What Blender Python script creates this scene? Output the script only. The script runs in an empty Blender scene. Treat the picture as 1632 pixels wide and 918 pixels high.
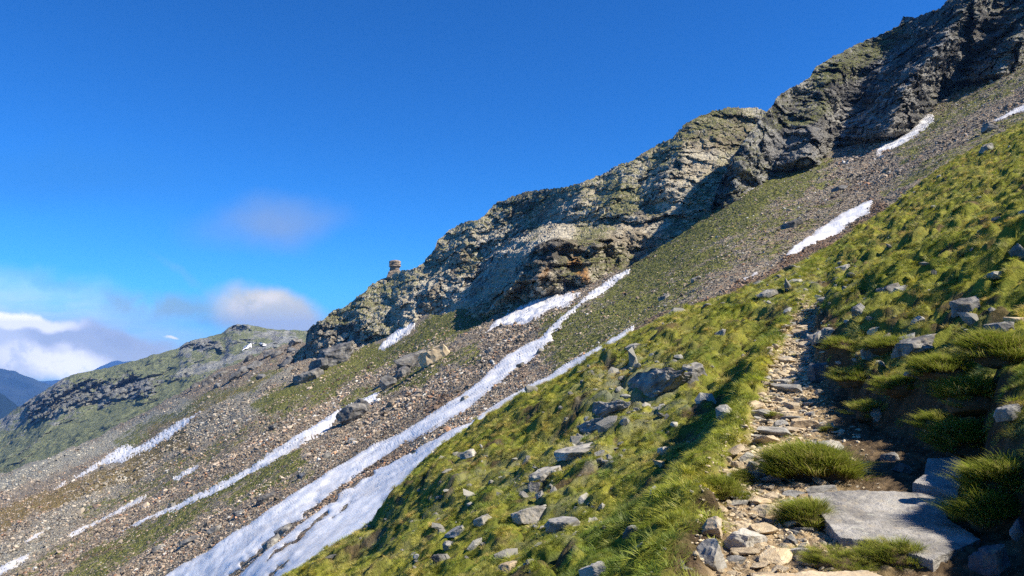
import bpy, bmesh, math, random
import numpy as np
from mathutils import Vector
R = math.radians
rng = np.random.default_rng(7)
random.seed(7)
S = bpy.context.scene
COL = S.collection

# ------------------------------------------------------------------ camera
F = 1210.0                      # focal length in photograph pixels (1632 wide)
PITCH = math.atan(81 / F)
cam = bpy.data.cameras.new("camera"); camo = bpy.data.objects.new("camera", cam); COL.objects.link(camo)
cam.sensor_width = 36.0; cam.lens = 36.0 * F / 1632
cam.clip_start = 0.05; cam.clip_end = 60000
camo.location = (0, 0, 0); camo.rotation_euler = (math.pi / 2 + PITCH, 0, 0)
S.camera = camo

# ------------------------------------------------------------------ light
SUN_EL, SUN_AZ = R(46), R(106)   # azimuth clockwise from +Y
sd = bpy.data.lights.new("sun", 'SUN'); sd.energy = 5.0; sd.angle = R(0.53); sd.color = (1.0, 0.93, 0.80)
so = bpy.data.objects.new("sun", sd); COL.objects.link(so)
sdir = Vector((math.sin(SUN_AZ) * math.cos(SUN_EL), math.cos(SUN_AZ) * math.cos(SUN_EL), math.sin(SUN_EL)))
so.rotation_euler = sdir.to_track_quat('Z', 'Y').to_euler()
S.view_settings.view_transform = 'Standard'; S.view_settings.look = 'None'
S.view_settings.gamma = 1; S.view_settings.use_curve_mapping = False
S.view_settings.exposure = 0.92
S.cycles.max_bounces = 6; S.cycles.diffuse_bounces = 3; S.cycles.glossy_bounces = 2
S.cycles.transparent_max_bounces = 8; S.cycles.volume_bounces = 0
S.cycles.use_adaptive_sampling = True; S.cycles.adaptive_threshold = 0.02
S.cycles.use_denoising = False

W = bpy.data.worlds.new("World"); S.world = W; W.use_nodes = True

class NT:
    """small helper to write node trees"""
    def __init__(s, tree): s.t = tree; s.n = tree.nodes; s.l = tree.links
    def link(s, a, b): s.l.new(a, b)
    def put(s, sock, v):
        if isinstance(v, (int, float)): sock.default_value = v
        elif isinstance(v, (tuple, list)):
            k = len(sock.default_value); sock.default_value = tuple(v)[:k] if len(v) >= k else tuple(v) + (1,) * (k - len(v))
        else: s.l.new(v, sock)
    def math(s, op, a, b=None, c=None, clamp=False):
        n = s.n.new('ShaderNodeMath'); n.operation = op; n.use_clamp = clamp
        for i, v in enumerate((a, b, c)):
            if v is not None: s.put(n.inputs[i], v)
        return n.outputs[0]
    def vmath(s, op, a, b=None):
        n = s.n.new('ShaderNodeVectorMath'); n.operation = op
        s.put(n.inputs[0], a)
        if b is not None: s.put(n.inputs[1], b)
        return n.outputs[0]
    def mixc(s, f, a, b, mode='MIX'):
        n = s.n.new('ShaderNodeMix'); n.data_type = 'RGBA'; n.blend_type = mode
        s.put(n.inputs[0], f); s.put(n.inputs[6], a); s.put(n.inputs[7], b); return n.outputs[2]
    def noise(s, vec, scale, detail=4, rough=.55, dist=0):
        n = s.n.new('ShaderNodeTexNoise'); s.put(n.inputs['Vector'], vec)
        n.inputs['Scale'].default_value = scale; n.inputs['Detail'].default_value = detail
        n.inputs['Roughness'].default_value = rough; n.inputs['Distortion'].default_value = dist
        return n.outputs[0]
    def noisec(s, vec, scale, detail=4):
        n = s.n.new('ShaderNodeTexNoise'); s.put(n.inputs['Vector'], vec)
        n.inputs['Scale'].default_value = scale; n.inputs['Detail'].default_value = detail; return n.outputs[1]
    def voro(s, vec, scale, feature='F1', rand=1):
        n = s.n.new('ShaderNodeTexVoronoi'); n.feature = feature; s.put(n.inputs['Vector'], vec)
        n.inputs['Scale'].default_value = scale; n.inputs['Randomness'].default_value = rand
        return n.outputs
    def ramp(s, f, lo, hi, a=0.0, b=1.0):
        n = s.n.new('ShaderNodeMapRange'); n.interpolation_type = 'SMOOTHSTEP'
        s.put(n.inputs[0], f); s.put(n.inputs[1], lo); s.put(n.inputs[2], hi); s.put(n.inputs[3], a); s.put(n.inputs[4], b)
        return n.outputs[0]
    def sep(s, v):
        n = s.n.new('ShaderNodeSeparateXYZ'); s.put(n.inputs[0], v); return n.outputs
    def comb(s, x, y, z):
        n = s.n.new('ShaderNodeCombineXYZ'); s.put(n.inputs[0], x); s.put(n.inputs[1], y); s.put(n.inputs[2], z); return n.outputs[0]
    def attr(s, name, kind='GEOMETRY'):
        n = s.n.new('ShaderNodeAttribute'); n.attribute_name = name; n.attribute_type = kind; return n.outputs
    def bump(s, h, strength, dist, normal=None):
        n = s.n.new('ShaderNodeBump'); s.put(n.inputs['Height'], h)
        n.inputs['Strength'].default_value = strength; n.inputs['Distance'].default_value = dist
        if normal is not None: s.l.new(normal, n.inputs['Normal'])
        return n.outputs[0]

def uvof(px, py):
    X = (np.asarray(px, float) - 816) / F; Y = (459 - np.asarray(py, float)) / F
    cp, sp = math.cos(PITCH), math.sin(PITCH)
    fw = cp - Y * sp
    return X / fw, (sp + Y * cp) / fw
def pix(u, v):
    cp, sp = math.cos(PITCH), math.sin(PITCH)
    fw = cp + v * sp
    return 816 + F * u / fw, 459 - F * (v * cp - sp) / fw

# ---- sky: physical sky with clouds laid over it by direction
t = NT(W.node_tree); t.n.clear()
out = t.n.new('ShaderNodeOutputWorld'); bg = t.n.new('ShaderNodeBackground'); bg.inputs[1].default_value = 0.068
sky = t.n.new('ShaderNodeTexSky'); sky.sky_type = 'NISHITA'; sky.sun_disc = False
sky.sun_elevation = SUN_EL; sky.sun_rotation = SUN_AZ; sky.altitude = 2600; sky.air_density = 1.0; sky.dust_density = 0.35; sky.ozone_density = 2.6
hs = t.n.new('ShaderNodeHueSaturation'); hs.inputs['Saturation'].default_value = 1.1; hs.inputs['Value'].default_value = 1.0
t.link(sky.outputs[0], hs.inputs['Color'])
tc = t.n.new('ShaderNodeTexCoord')
X_, Y_, Z_ = t.sep(tc.outputs['Generated'])[0:3]
Ys = t.math('MAXIMUM', Y_, 0.02)
U = t.math('DIVIDE', X_, Ys); V = t.math('DIVIDE', Z_, Ys)
P = t.comb(U, V, 0.0)
front = t.ramp(Y_, 0.1, 0.3)
wob = t.noisec(P, 12, 7)
wv = t.vmath('SCALE', t.vmath('SUBTRACT', wob, (.5, .5, .5)));
wv.node.inputs[3].default_value = 0.06
PW = t.vmath('ADD', P, wv)
uW, vW = t.sep(PW)[0:2]
def blob(px, py, rx, ry, ang=0, soft=(1.25, .35)):
    u0, v0 = [float(q) for q in uvof(px, py)]
    dx = t.math('SUBTRACT', uW, u0); dy = t.math('SUBTRACT', vW, v0)
    c, s_ = math.cos(R(ang)), math.sin(R(ang))
    a = t.math('DIVIDE', t.math('ADD', t.math('MULTIPLY', dx, c), t.math('MULTIPLY', dy, s_)), rx / F)
    b = t.math('DIVIDE', t.math('SUBTRACT', t.math('MULTIPLY', dy, c), t.math('MULTIPLY', dx, s_)), ry / F)
    r = t.math('SQRT', t.math('ADD', t.math('MULTIPLY', a, a), t.math('MULTIPLY', b, b)))
    return t.ramp(r, soft[0], soft[1])
col = t.mixc(1.0, hs.outputs[0], (.20, .80, 1.42), 'MULTIPLY')
K = 1 / (.068 * 2 ** .92)
def lay(col, m, c, k=1.0, g=1.0):
    m = t.math('MULTIPLY', t.math('MULTIPLY', m, k), front)
    return t.mixc(m, col, tuple(q * K * g for q in c))
n1 = t.noise(P, 14, 6, .6); n2 = t.noise(P, 5, 4, .5)
streak = t.noise(t.vmath('MULTIPLY', P, (3.0, 16.0, 1.0)), 2.2, 6, .6)
# pale veil low on the left
veil = t.math('MULTIPLY', blob(20, 515, 500, 85, -8, (1.15, .15)), t.ramp(streak, .25, .62, .5, 1.0))
col = lay(col, veil, (.66, .84, 1.0), .9, 1.25)
# thin cirrus wisps
col = lay(col, t.math('MULTIPLY', blob(300, 440, 70, 8, -34, (1.4, .2)), t.ramp(n1, .3, .7)), (.24, .56, .92), .6)
col = lay(col, t.math('MULTIPLY', blob(90, 455, 160, 10, -12, (1.4, .2)), t.ramp(n1, .3, .7)), (.20, .50, .88), .35)
# faint mauve cloud above the ridge
col = lay(col, t.math('MULTIPLY', blob(430, 352, 140, 50, 4, (1.25, .1)), t.ramp(n2, .2, .7)), (.24, .38, .68), .85, 1.1)
col = lay(col, blob(90, 280, 260, 60, 0, (1.3, .1)), (.05, .27, .72), .35)
# bank of cloud at the left (colours allow for the blue air in front of it)
puff = t.noise(P, 22, 8, .62)
def grey(v, w=1.0): return (v * 1.12 * w, v * 1.03, v * .92)
col = lay(col, blob(10, 548, 140, 54, -6, (1.10, .70)), grey(.56, .94), .97, 2.0)
col = lay(col, blob(160, 552, 140, 36, -13, (1.12, .60)), grey(.40, .92), .96, 1.9)
col = lay(col, t.math('MULTIPLY', blob(45, 510, 100, 15, -8, (1.15, .5)), t.ramp(puff, .26, .46, .3, 1.0)), grey(.95), .95, 1.9)
col = lay(col, t.math('MULTIPLY', blob(95, 574, 105, 28, -9, (1.15, .4)), t.ramp(puff, .34, .52, .25, 1.0)), grey(.92), .95, 2.1)
col = lay(col, t.math('MULTIPLY', blob(20, 562, 70, 24, 0, (1.15, .3)), t.ramp(puff, .38, .55)), grey(.8), .85, 2.1)
col = lay(col, t.math('MULTIPLY', blob(195, 545, 95, 17, -14, (1.1, .3)), t.ramp(puff, .35, .6)), grey(.34, .9), .7, 1.8)
col = lay(col, blob(264, 543, 14, 3.5, -16, (1.2, .4)), grey(.95), .9, 1.7)
# dark veil and the cap cloud over the far peak
col = lay(col, t.math('MULTIPLY', blob(275, 488, 150, 26, -3, (1.2, .2)), t.ramp(n1, .3, .55)), grey(.30, .75), .65, 1.5)
col = lay(col, t.math('MULTIPLY', blob(438, 500, 112, 50, -15, (1.12, .5)), t.ramp(puff, .2, .42, .8, 1.0)), grey(.46, .92), .97, 1.5)
col = lay(col, t.math('MULTIPLY', blob(415, 480, 66, 24, 0, (1.2, .1)), t.ramp(puff, .35, .6)), grey(.66), .8, 1.5)
t.link(col, bg.inputs[0]); t.link(bg.outputs[0], out.inputs[0])

# ------------------------------------------------------------------ numpy noise
def _h(ix, iy, iz, seed=0):
    h = (ix.astype(np.int64) * 374761393 + iy.astype(np.int64) * 668265263 + iz.astype(np.int64) * 1274126177 + seed * 974711) & 0xffffffff
    h = ((h ^ (h >> 13)) * 1274126177) & 0xffffffff
    h = ((h ^ (h >> 16)) * 2246822519) & 0xffffffff
    return (h ^ (h >> 15)) & 0xffffffff
_G = rng.normal(size=(256, 3)); _G /= np.linalg.norm(_G, axis=1)[:, None]
def pn(x, y, z, seed=0):
    x, y, z = np.broadcast_arrays(np.asarray(x, float), np.asarray(y, float), np.asarray(z, float))
    ix, iy, iz = np.floor(x), np.floor(y), np.floor(z)
    fx, fy, fz = x - ix, y - iy, z - iz
    ux, uy, uz = [q * q * q * (q * (q * 6 - 15) + 10) for q in (fx, fy, fz)]
    r = 0
    for a in (0, 1):
        wx = ux if a else 1 - ux
        for b in (0, 1):
            wy = uy if b else 1 - uy
            for c in (0, 1):
                wz = uz if c else 1 - uz
                g = _G[_h(ix + a, iy + b, iz + c, seed) & 255]
                r = r + wx * wy * wz * (g[..., 0] * (fx - a) + g[..., 1] * (fy - b) + g[..., 2] * (fz - c))
    return r * 1.6
def fbm(x, y, z, sc, oct=4, g=.5, seed=0):
    r, a = 0, 1.0
    for i in range(oct):
        r = r + a * pn(x * sc, y * sc, z * sc, seed + i); sc *= 2.03; a *= g
    return r
def ridged(x, y, z, sc, oct=4, g=.5, seed=0):
    r, a = 0, 1.0
    for i in range(oct):
        r = r + a * (1 - np.abs(pn(x * sc, y * sc, z * sc, seed + i)) * 2); sc *= 2.03; a *= g
    return r
def cell(x, y, seed=0, jit=.9):
    """2d cellular noise: distance to nearest and second nearest, id of nearest"""
    ix, iy = np.floor(x), np.floor(y)
    f1 = np.full(np.shape(x), 9.0); f2 = f1.copy(); idd = np.zeros(np.shape(x))
    for a in (-1, 0, 1):
        for b in (-1, 0, 1):
            h = _h(ix + a, iy + b, iy * 0, seed)
            cx = ix + a + .5 + jit * ((h & 1023) / 1023 - .5); cy = iy + b + .5 + jit * (((h >> 10) & 1023) / 1023 - .5)
            d = np.hypot(x - cx, y - cy)
            nr = d < f1
            f2 = np.where(nr, f1, np.minimum(f2, d)); f1 = np.where(nr, d, f1); idd = np.where(nr, ((h >> 20) & 1023) / 1023, idd)
    return f1, f2, idd
def sst(x, a, b):
    q = np.clip((x - a) / (b - a), 0, 1); return q * q * (3 - 2 * q)
def lin(x, pts):
    p = np.array(pts, float); return np.interp(x, p[:, 0], p[:, 1])
def smooth1(x, pts, w):
    r = 0
    for o in (-1, -.5, 0, .5, 1): r = r + lin(x + o * w, pts)
    return r / 5
def seg_dist(px, py, pts):
    """distance to a polyline in photograph pixels, with the running 0..1 parameter"""
    best = np.full(np.shape(px), 1e9); tt = np.zeros(np.shape(px)); n = len(pts) - 1
    for i in range(n):
        (x0, y0), (x1, y1) = pts[i], pts[i + 1]
        L = (x1 - x0) ** 2 + (y1 - y0) ** 2 + 1e-9
        q = np.clip(((px - x0) * (x1 - x0) + (py - y0) * (y1 - y0)) / L, 0, 1)
        d = np.hypot(px - x0 - q * (x1 - x0), py - y0 - q * (y1 - y0))
        nr = d < best; best = np.where(nr, d, best); tt = np.where(nr, (i + q) / n, tt)
    return best, tt
def poly_sd(px, py, poly):
    """signed distance to a closed polygon, positive inside"""
    d, _ = seg_dist(px, py, list(poly) + [poly[0]])
    ins = np.zeros(np.shape(px), bool); n = len(poly)
    for i in range(n):
        (x0, y0), (x1, y1) = poly[i], poly[(i + 1) % n]
        if y0 == y1: continue
        c = ((y0 > py) != (y1 > py)) & (px < (x1 - x0) * (py - y0) / (y1 - y0) + x0)
        ins ^= c
    return np.where(ins, d, -d)

# ------------------------------------------------------------------ mesh helpers
def tag(o, label=None, cat=None, group=None, kind=None):
    if label: o["label"] = label
    if cat: o["category"] = cat
    if group: o["group"] = group
    if kind: o["kind"] = kind
    return o
def mesh_np(name, v, f, mat, smooth=False, attrs=None):
    """f: (n,3) or (n,4) int array"""
    me = bpy.data.meshes.new(name); v = np.asarray(v, np.float32); f = np.asarray(f, np.int32); k = f.shape[1]
    me.vertices.add(len(v)); me.vertices.foreach_set("co", v.ravel())
    me.loops.add(f.size); me.loops.foreach_set("vertex_index", f.ravel())
    me.polygons.add(len(f)); me.polygons.foreach_set("loop_start", np.arange(0, f.size, k, dtype=np.int32))
    me.polygons.foreach_set("loop_total", np.full(len(f), k, np.int32))
    me.polygons.foreach_set("use_smooth", np.full(len(f), smooth, bool))
    me.update(calc_edges=True)
    for an, (ty, arr) in (attrs or {}).items():
        a = me.attributes.new(an, ty, 'POINT')
        a.data.foreach_set("color" if ty == 'FLOAT_COLOR' else "value", np.asarray(arr, np.float32).ravel())
    if mat: me.materials.append(mat)
    return me
def add_obj(name, me):
    o = bpy.data.objects.new(name, me); COL.objects.link(o); return o
def grid_faces(nr, nc, keep=None):
    i = np.arange(nr * nc).reshape(nr, nc)
    f = np.stack([i[:-1, :-1], i[:-1, 1:], i[1:, 1:], i[1:, :-1]], -1).reshape(-1, 4)
    return f if keep is None else f[keep.ravel()]
def grid_normals(P):
    du = np.gradient(P, axis=1); dv = np.gradient(P, axis=0)
    n = np.cross(du, dv); n /= np.linalg.norm(n, axis=-1)[..., None] + 1e-12
    return n * np.where(n[..., 2:3] < 0, -1, 1)

# ------------------------------------------------------------------ materials
def newmat(name, rough=.9, spec=.2):
    m = bpy.data.materials.new(name); m.use_nodes = True
    n = NT(m.node_tree); b = m.node_tree.nodes['Principled BSDF']
    b.inputs['Roughness'].default_value = rough; b.inputs['Specular IOR Level'].default_value = spec
    return m, n, b
def rock_colours(n, pos, sc=1.0, pale=(.30, .29, .27), dark=(.10, .10, .10), tan=(.27, .21, .14), lichen=(.22, .25, .12)):
    a = n.noise(pos, .7 * sc, 6, .65, .4); b = n.noise(pos, 3.1 * sc, 5, .6); c = n.noise(pos, 9.0 * sc, 4, .6)
    col = n.mixc(n.ramp(a, .35, .68), dark, pale)
    col = n.mixc(n.math('MULTIPLY', n.ramp(b, .52, .72), .7), col, tan)
    col = n.mixc(n.math('MULTIPLY', n.ramp(c, .55, .7), .45), col, lichen)
    return col

def mat_rock(name, pale, dark, tan, lichen, sc=1.0, bump=.03, rand=True):
    m, n, b = newmat(name, .85, .3)
    tc = n.n.new('ShaderNodeTexCoord'); pos = tc.outputs['Object']
    oi = n.n.new('ShaderNodeObjectInfo')
    pos = n.vmath('ADD', pos, n.comb(n.math('MULTIPLY', oi.outputs['Random'], 37.0), n.math('MULTIPLY', oi.outputs['Random'], 11.0), 0.0))
    col = rock_colours(n, pos, sc * 2, pale, dark, tan, lichen)
    # pale lichen spots with an edge of their own
    vo = n.voro(n.vmath('ADD', pos, n.vmath('MULTIPLY', n.noisec(pos, 6), (.25, .25, .25))), 5 * sc)
    spot = n.math('MULTIPLY', n.ramp(vo[0], .30, .18), n.ramp(n.noise(pos, 1.7 * sc, 3), .5, .62))
    col = n.mixc(n.math('MULTIPLY', spot, .7), col, (.42, .43, .38, 1))
    if rand:
        col = n.mixc(1.0, col, n.mixc(oi.outputs['Random'], (.75, .75, .78, 1), (1.2, 1.14, 1.05, 1)), 'MULTIPLY')
    n.link(col, b.inputs['Base Color'])
    strat = n.noise(n.vmath('MULTIPLY', pos, (1.0, 1.0, 4.0)), 3.0 * sc, 7, .7, .5)
    fine = n.noise(pos, 22 * sc, 5, .7)
    h = n.math('ADD', strat, n.math('MULTIPLY', fine, .35))
    n.link(n.bump(h, 1.0, bump), b.inputs['Normal'])
    return m
M_BOULDER = mat_rock("grey_rock", (.33, .32, .30), (.08, .08, .085), (.27, .22, .15), (.24, .26, .13))
M_SLAB = mat_rock("slab_rock", (.44, .425, .385), (.15, .145, .135), (.32, .28, .21), (.33, .33, .24), 1.3, .018)
M_PAVE = mat_rock("pave_rock", (.37, .36, .34), (.16, .155, .15), (.30, .265, .21), (.24, .24, .18), 2.0, .03)
M_TAN = mat_rock("tan_rock", (.64, .53, .36), (.34, .27, .18), (.52, .37, .21), (.46, .40, .26), 1.0, .02)
M_DARK = mat_rock("dark_rock", (.24, .235, .225), (.07, .07, .075), (.18, .15, .11), (.17, .18, .11), .25, .12)

def mat_ground():
    m, n, b = newmat("alpine_ground", .95, .1)
    g = n.n.new('ShaderNodeNewGeometry'); pos = g.outputs['Position']
    z = n.attr("zone"); zs = n.n.new('ShaderNodeSeparateColor'); n.link(z[0], zs.inputs[0]); path, bare, stony = zs.outputs[0:3]
    a = n.noise(pos, 1.3, 5, .6); c = n.noise(pos, 6, 5, .65); e = n.noise(pos, .35, 3, .5)
    grass = n.mixc(n.ramp(a, .3, .7), (.09, .115, .016, 1), (.25, .24, .036, 1))
    grass = n.mixc(n.math('MULTIPLY', n.ramp(e, .45, .7), .5), grass, (.20, .165, .06, 1))
    grass = n.mixc(n.math('MULTIPLY', n.ramp(c, .55, .75), .6), grass, (.07, .055, .03, 1))
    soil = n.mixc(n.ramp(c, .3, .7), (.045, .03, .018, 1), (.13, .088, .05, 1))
    tanc = n.mixc(n.ramp(c, .35, .65), (.24, .165, .09, 1), (.46, .34, .20, 1))
    v = n.voro(n.vmath('ADD', pos, n.vmath('MULTIPLY', n.noisec(pos, 9), (.05, .05, .05))), 9)
    peb = n.mixc(n.math('MULTIPLY', n.ramp(v[0], .55, .2), n.ramp(n.sep(v[1])[0], .35, .6)), tanc, n.mixc(n.sep(v[1])[1], (.40, .32, .21, 1), (.27, .25, .22, 1)))
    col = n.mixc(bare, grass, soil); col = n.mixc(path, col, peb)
    st = rock_colours(n, pos, 1.2, (.30, .29, .26), (.12, .115, .11), (.24, .19, .13), (.16, .19, .08))
    col = n.mixc(stony, col, st)
    n.link(col, b.inputs['Base Color'])
    h = n.math('ADD', n.noise(pos, 14, 6, .7), n.math('MULTIPLY', n.noise(pos, 3, 4, .6), 1.5))
    h = n.math('ADD', h, n.math('MULTIPLY', n.math('MULTIPLY', n.ramp(v[0], .6, .1), path), .8))
    n.link(n.bump(h, 1.0, .06), b.inputs['Normal'])
    return m
M_GROUND = mat_ground()

def mat_scree():
    """zone.R grass, zone.G ochre turf, zone.B reddish brown / zone.A pale scree"""
    m, n, b = newmat("scree_and_turf", .95, .1)
    g = n.n.new('ShaderNodeNewGeometry'); pos = g.outputs['Position']
    z = n.attr("zone"); zs = n.n.new('ShaderNodeSeparateColor'); n.link(z[0], zs.inputs[0]); gr, oc, br = zs.outputs[0:3]; pale = z[3]
    wp = n.vmath('ADD', pos, n.vmath('MULTIPLY', n.noisec(pos, .7), (1.2, 1.2, 1.2)))
    v1 = n.voro(wp, 1.1); v2 = n.voro(wp, 2.6)
    r1 = n.sep(v1[1])[0]; r2 = n.sep(v2[1])[0]; big = n.noise(pos, .05, 4, .6)
    stone = n.mixc(r1, (.12, .095, .066, 1), (.36, .30, .22, 1))
    stone = n.mixc(.55, stone, n.mixc(r2, (.13, .115, .095, 1), (.42, .36, .28, 1)))
    stone = n.mixc(n.math('MULTIPLY', n.ramp(n.sep(v1[1])[1], .7, .9), .6), stone, (.29, .19, .12, 1))
    stone = n.mixc(n.math('MULTIPLY', n.ramp(big, .45, .7), .35), stone, (.20, .19, .15, 1))
    stone = n.mixc(n.math('MULTIPLY', pale, .7), stone, n.mixc(r2, (.27, .27, .22, 1), (.42, .42, .36, 1)))
    a = n.noise(pos, .9, 6, .7); c = n.noise(pos, .13, 4, .6)
    turf = n.mixc(n.ramp(a, .3, .7), (.07, .085, .018, 1), (.20, .20, .05, 1))
    gm = n.ramp(n.math('ADD', n.math('ADD', gr, n.math('MULTIPLY', n.math('SUBTRACT', a, .5), 2.2)), n.math('MULTIPLY', n.math('SUBTRACT', c, .5), 1.8)), .48, .78)
    col = n.mixc(n.math('MULTIPLY', gm, .92), stone, turf)
    om = n.ramp(n.math('ADD', oc, n.math('MULTIPLY', n.math('SUBTRACT', a, .5), 1.1)), .35, .65)
    col = n.mixc(n.math('MULTIPLY', om, .8), col, n.mixc(a, (.16, .11, .03, 1), (.26, .19, .065, 1)))
    bm = n.ramp(n.math('ADD', br, n.math('MULTIPLY', n.math('SUBTRACT', a, .5), 1.3)), .35, .65)
    col = n.mixc(n.math('MULTIPLY', bm, .75), col, n.mixc(r2, (.10, .06, .04, 1), (.21, .14, .10, 1)))
    n.link(col, b.inputs['Base Color'])
    h = n.math('ADD', n.math('MULTIPLY', n.ramp(v1[0], .8, .0), .6), n.math('MULTIPLY', n.ramp(v2[0], .7, .0), .35))
    h = n.math('ADD', h, n.math('MULTIPLY', a, .8))
    n.link(n.bump(h, 1.0, .7), b.inputs['Normal'])
    return m
M_SCREE = mat_scree()

def mat_cliff(name, sc=1.0, hazy=False, pale=(.60, .54, .42), dark=(.12, .105, .085), tan=(.44, .36, .24), turf0=(.10, .11, .03), turf1=(.22, .215, .075), flat=(.62, .86), dist=1.6, lo=.34):
    m, n, b = newmat(name, .92, .15)
    g = n.n.new('ShaderNodeNewGeometry'); pos = g.outputs['Position']
    z = n.attr("zone"); zs = n.n.new('ShaderNodeSeparateColor'); n.link(z[0], zs.inputs[0]); gr, orange, dk = zs.outputs[0:3]
    a = n.noise(pos, .045 * sc, 6, .65, .6); b2 = n.noise(pos, .22 * sc, 6, .7, .6); c = n.noise(pos, .9 * sc, 5, .7)
    rot = n.n.new('ShaderNodeMapping'); n.link(pos, rot.inputs[0]); rot.inputs['Rotation'].default_value = (R(25), R(-32), 0); rot.inputs['Scale'].default_value = (.6, .6, 2.6)
    strat = n.noise(rot.outputs[0], .16 * sc, 7, .7, .8)
    big = n.noise(pos, .018 * sc, 5, .6, .8)
    col = n.mixc(n.ramp(n.math('ADD', b2, n.math('MULTIPLY', n.math('SUBTRACT', big, .5), 1.2)), lo, lo + .20), dark, pale)
    col = n.mixc(n.math('MULTIPLY', n.ramp(a, .4, .62), .6), col, tan)
    col = n.mixc(n.math('MULTIPLY', n.ramp(strat, .44, .36), .65), col, dark)
    col = n.mixc(n.math('MULTIPLY', n.ramp(c, .56, .7), .5), col, pale)
    col = n.mixc(n.math('MULTIPLY', dk, .72), col, (.05, .05, .055, 1))  # darkens the rock: shade painted on the cliffs, and the far crags
    nz = n.sep(g.outputs['Normal'])[2]
    f = n.math('ADD', n.math('ADD', nz, n.math('MULTIPLY', n.math('SUBTRACT', b2, .5), .55)), n.math('MULTIPLY', n.math('SUBTRACT', gr, .5), .9))
    f = n.math('ADD', f, n.math('MULTIPLY', n.math('SUBTRACT', c, .5), .4))
    gm = n.ramp(f, flat[0], flat[1])
    col = n.mixc(n.math('MULTIPLY', gm, .88), col, n.mixc(n.ramp(c, .3, .7), tuple(turf0), tuple(turf1)))
    col = n.mixc(n.math('MULTIPLY', orange, .85), col, (.42, .20, .06, 1))
    n.link(col, b.inputs['Base Color'])
    vb = n.voro(n.vmath('ADD', rot.outputs[0], n.vmath('MULTIPLY', n.noisec(pos, .5 * sc), (1.5, 1.5, 1.5))), .35 * sc)
    h = n.math('ADD', n.math('MULTIPLY', strat, .6), n.math('ADD', b2, n.math('ADD', n.math('MULTIPLY', c, .55), n.math('MULTIPLY', n.sep(vb[1])[0], .5))))
    n.link(n.bump(h, 1.0, dist * 1.6 / sc), b.inputs['Normal'])
    return m
M_CLIFF = mat_cliff("cliff_rock")
M_CLIFFR = mat_cliff("dark_cliff_rock", 1.1, pale=(.40, .38, .34), dark=(.05, .05, .05), tan=(.22, .20, .17), turf1=(.19, .19, .06), flat=(.68, .90), lo=.41)
M_FARMT = mat_cliff("far_mountain_turf", .22, pale=(.30, .30, .28), dark=(.17, .17, .17), tan=(.28, .27, .20), turf0=(.09, .11, .045), turf1=(.20, .215, .10), flat=(.50, .70), dist=1.2)

def mat_plain_hill():
    m, n, b = newmat("distant_forest_hill", 1, .05)
    g = n.n.new('ShaderNodeNewGeometry'); a = n.noise(g.outputs['Position'], .002, 6, .6)
    n.link(n.mixc(n.ramp(a, .35, .65), (.008, .016, .018, 1), (.03, .04, .04, 1)), b.inputs['Base Color'])
    return m
M_HILL = mat_plain_hill()

def mat_snow():
    m, n, b = newmat("old_snow", .6, .3)
    g = n.n.new('ShaderNodeNewGeometry'); pos = g.outputs['Position']
    a = n.noise(pos, .25, 5, .6); c = n.noise(pos, 2.2, 5, .65); d = n.noise(pos, 6, 3, .6)
    col = n.mixc(n.ramp(a, .4, .7), (.84, .825, .81, 1), (.70, .67, .64, 1))
    col = n.mixc(n.math('MULTIPLY', n.ramp(c, .50, .72), .55), col, (.44, .39, .34, 1))
    sp = n.noise(pos, 7, 2, .5); col = n.mixc(n.math('MULTIPLY', n.ramp(sp, .68, .72), .8), col, (.16, .13, .11, 1))
    e = n.attr("edge"); col = n.mixc(n.math('MULTIPLY', n.math('MULTIPLY', e[2], n.ramp(c, .35, .6)), .65), col, (.42, .37, .32, 1))
    n.link(col, b.inputs['Base Color'])
    v = n.voro(pos, 2.2)
    h = n.math('ADD', n.math('MULTIPLY', v[0], .5), n.math('ADD', c, n.math('MULTIPLY', d, .3)))
    n.link(n.bump(h, .4, .06), b.inputs['Normal'])
    return m
M_SNOW = mat_snow()

# ------------------------------------------------------------------ near slope (world function)
PATH = [(-60, -16.0, -3.5), (0, .2, -1.75), (5, 1.75, -1.62), (6.2, 2.12, -1.62), (8, 2.62, -1.57), (10.5, 3.62, -1.39), (13, 4.65, -1.08), (16, 5.8, -.66),
        (22, 8.25, 0.0), (28, 10.8, .62), (34, 13.6, 1.25), (60, 25.0, 4.0), (300, 130, 29)]
BANK = [(-60, 1.9), (4, 1.55), (6.2, 1.58), (7, 1.9), (8, 2.15), (9, 2.0), (10.5, 1.5), (12, .95), (14, .66), (16, .52), (22, .40), (30, .36), (300, .36)]
pp = np.array(PATH)
def pathx(y): return (np.interp(y - .8, pp[:, 0], pp[:, 1]) + np.interp(y, pp[:, 0], pp[:, 1]) + np.interp(y + .8, pp[:, 0], pp[:, 1])) / 3
def pathz(y): return (np.interp(y - .8, pp[:, 0], pp[:, 2]) + np.interp(y, pp[:, 0], pp[:, 2]) + np.interp(y + .8, pp[:, 0], pp[:, 2])) / 3
EDGE = [(-600, 1500), (-400, 1380), (0, 1170), (300, 1010), (450, 925), (540, 868), (600, 830), (640, 772), (700, 715), (800, 648), (900, 598), (1010, 530), (1100, 492),
        (1180, 464), (1220, 448), (1300, 408), (1400, 346), (1500, 268), (1632, 195), (2200, -110), (3200, -500)]
EDIST = [(-600, 20), (0, 26), (450, 38), (600, 43), (800, 50), (1000, 50), (1200, 50), (1400, 80), (1632, 110), (2200, 130), (3200, 130)]
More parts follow.
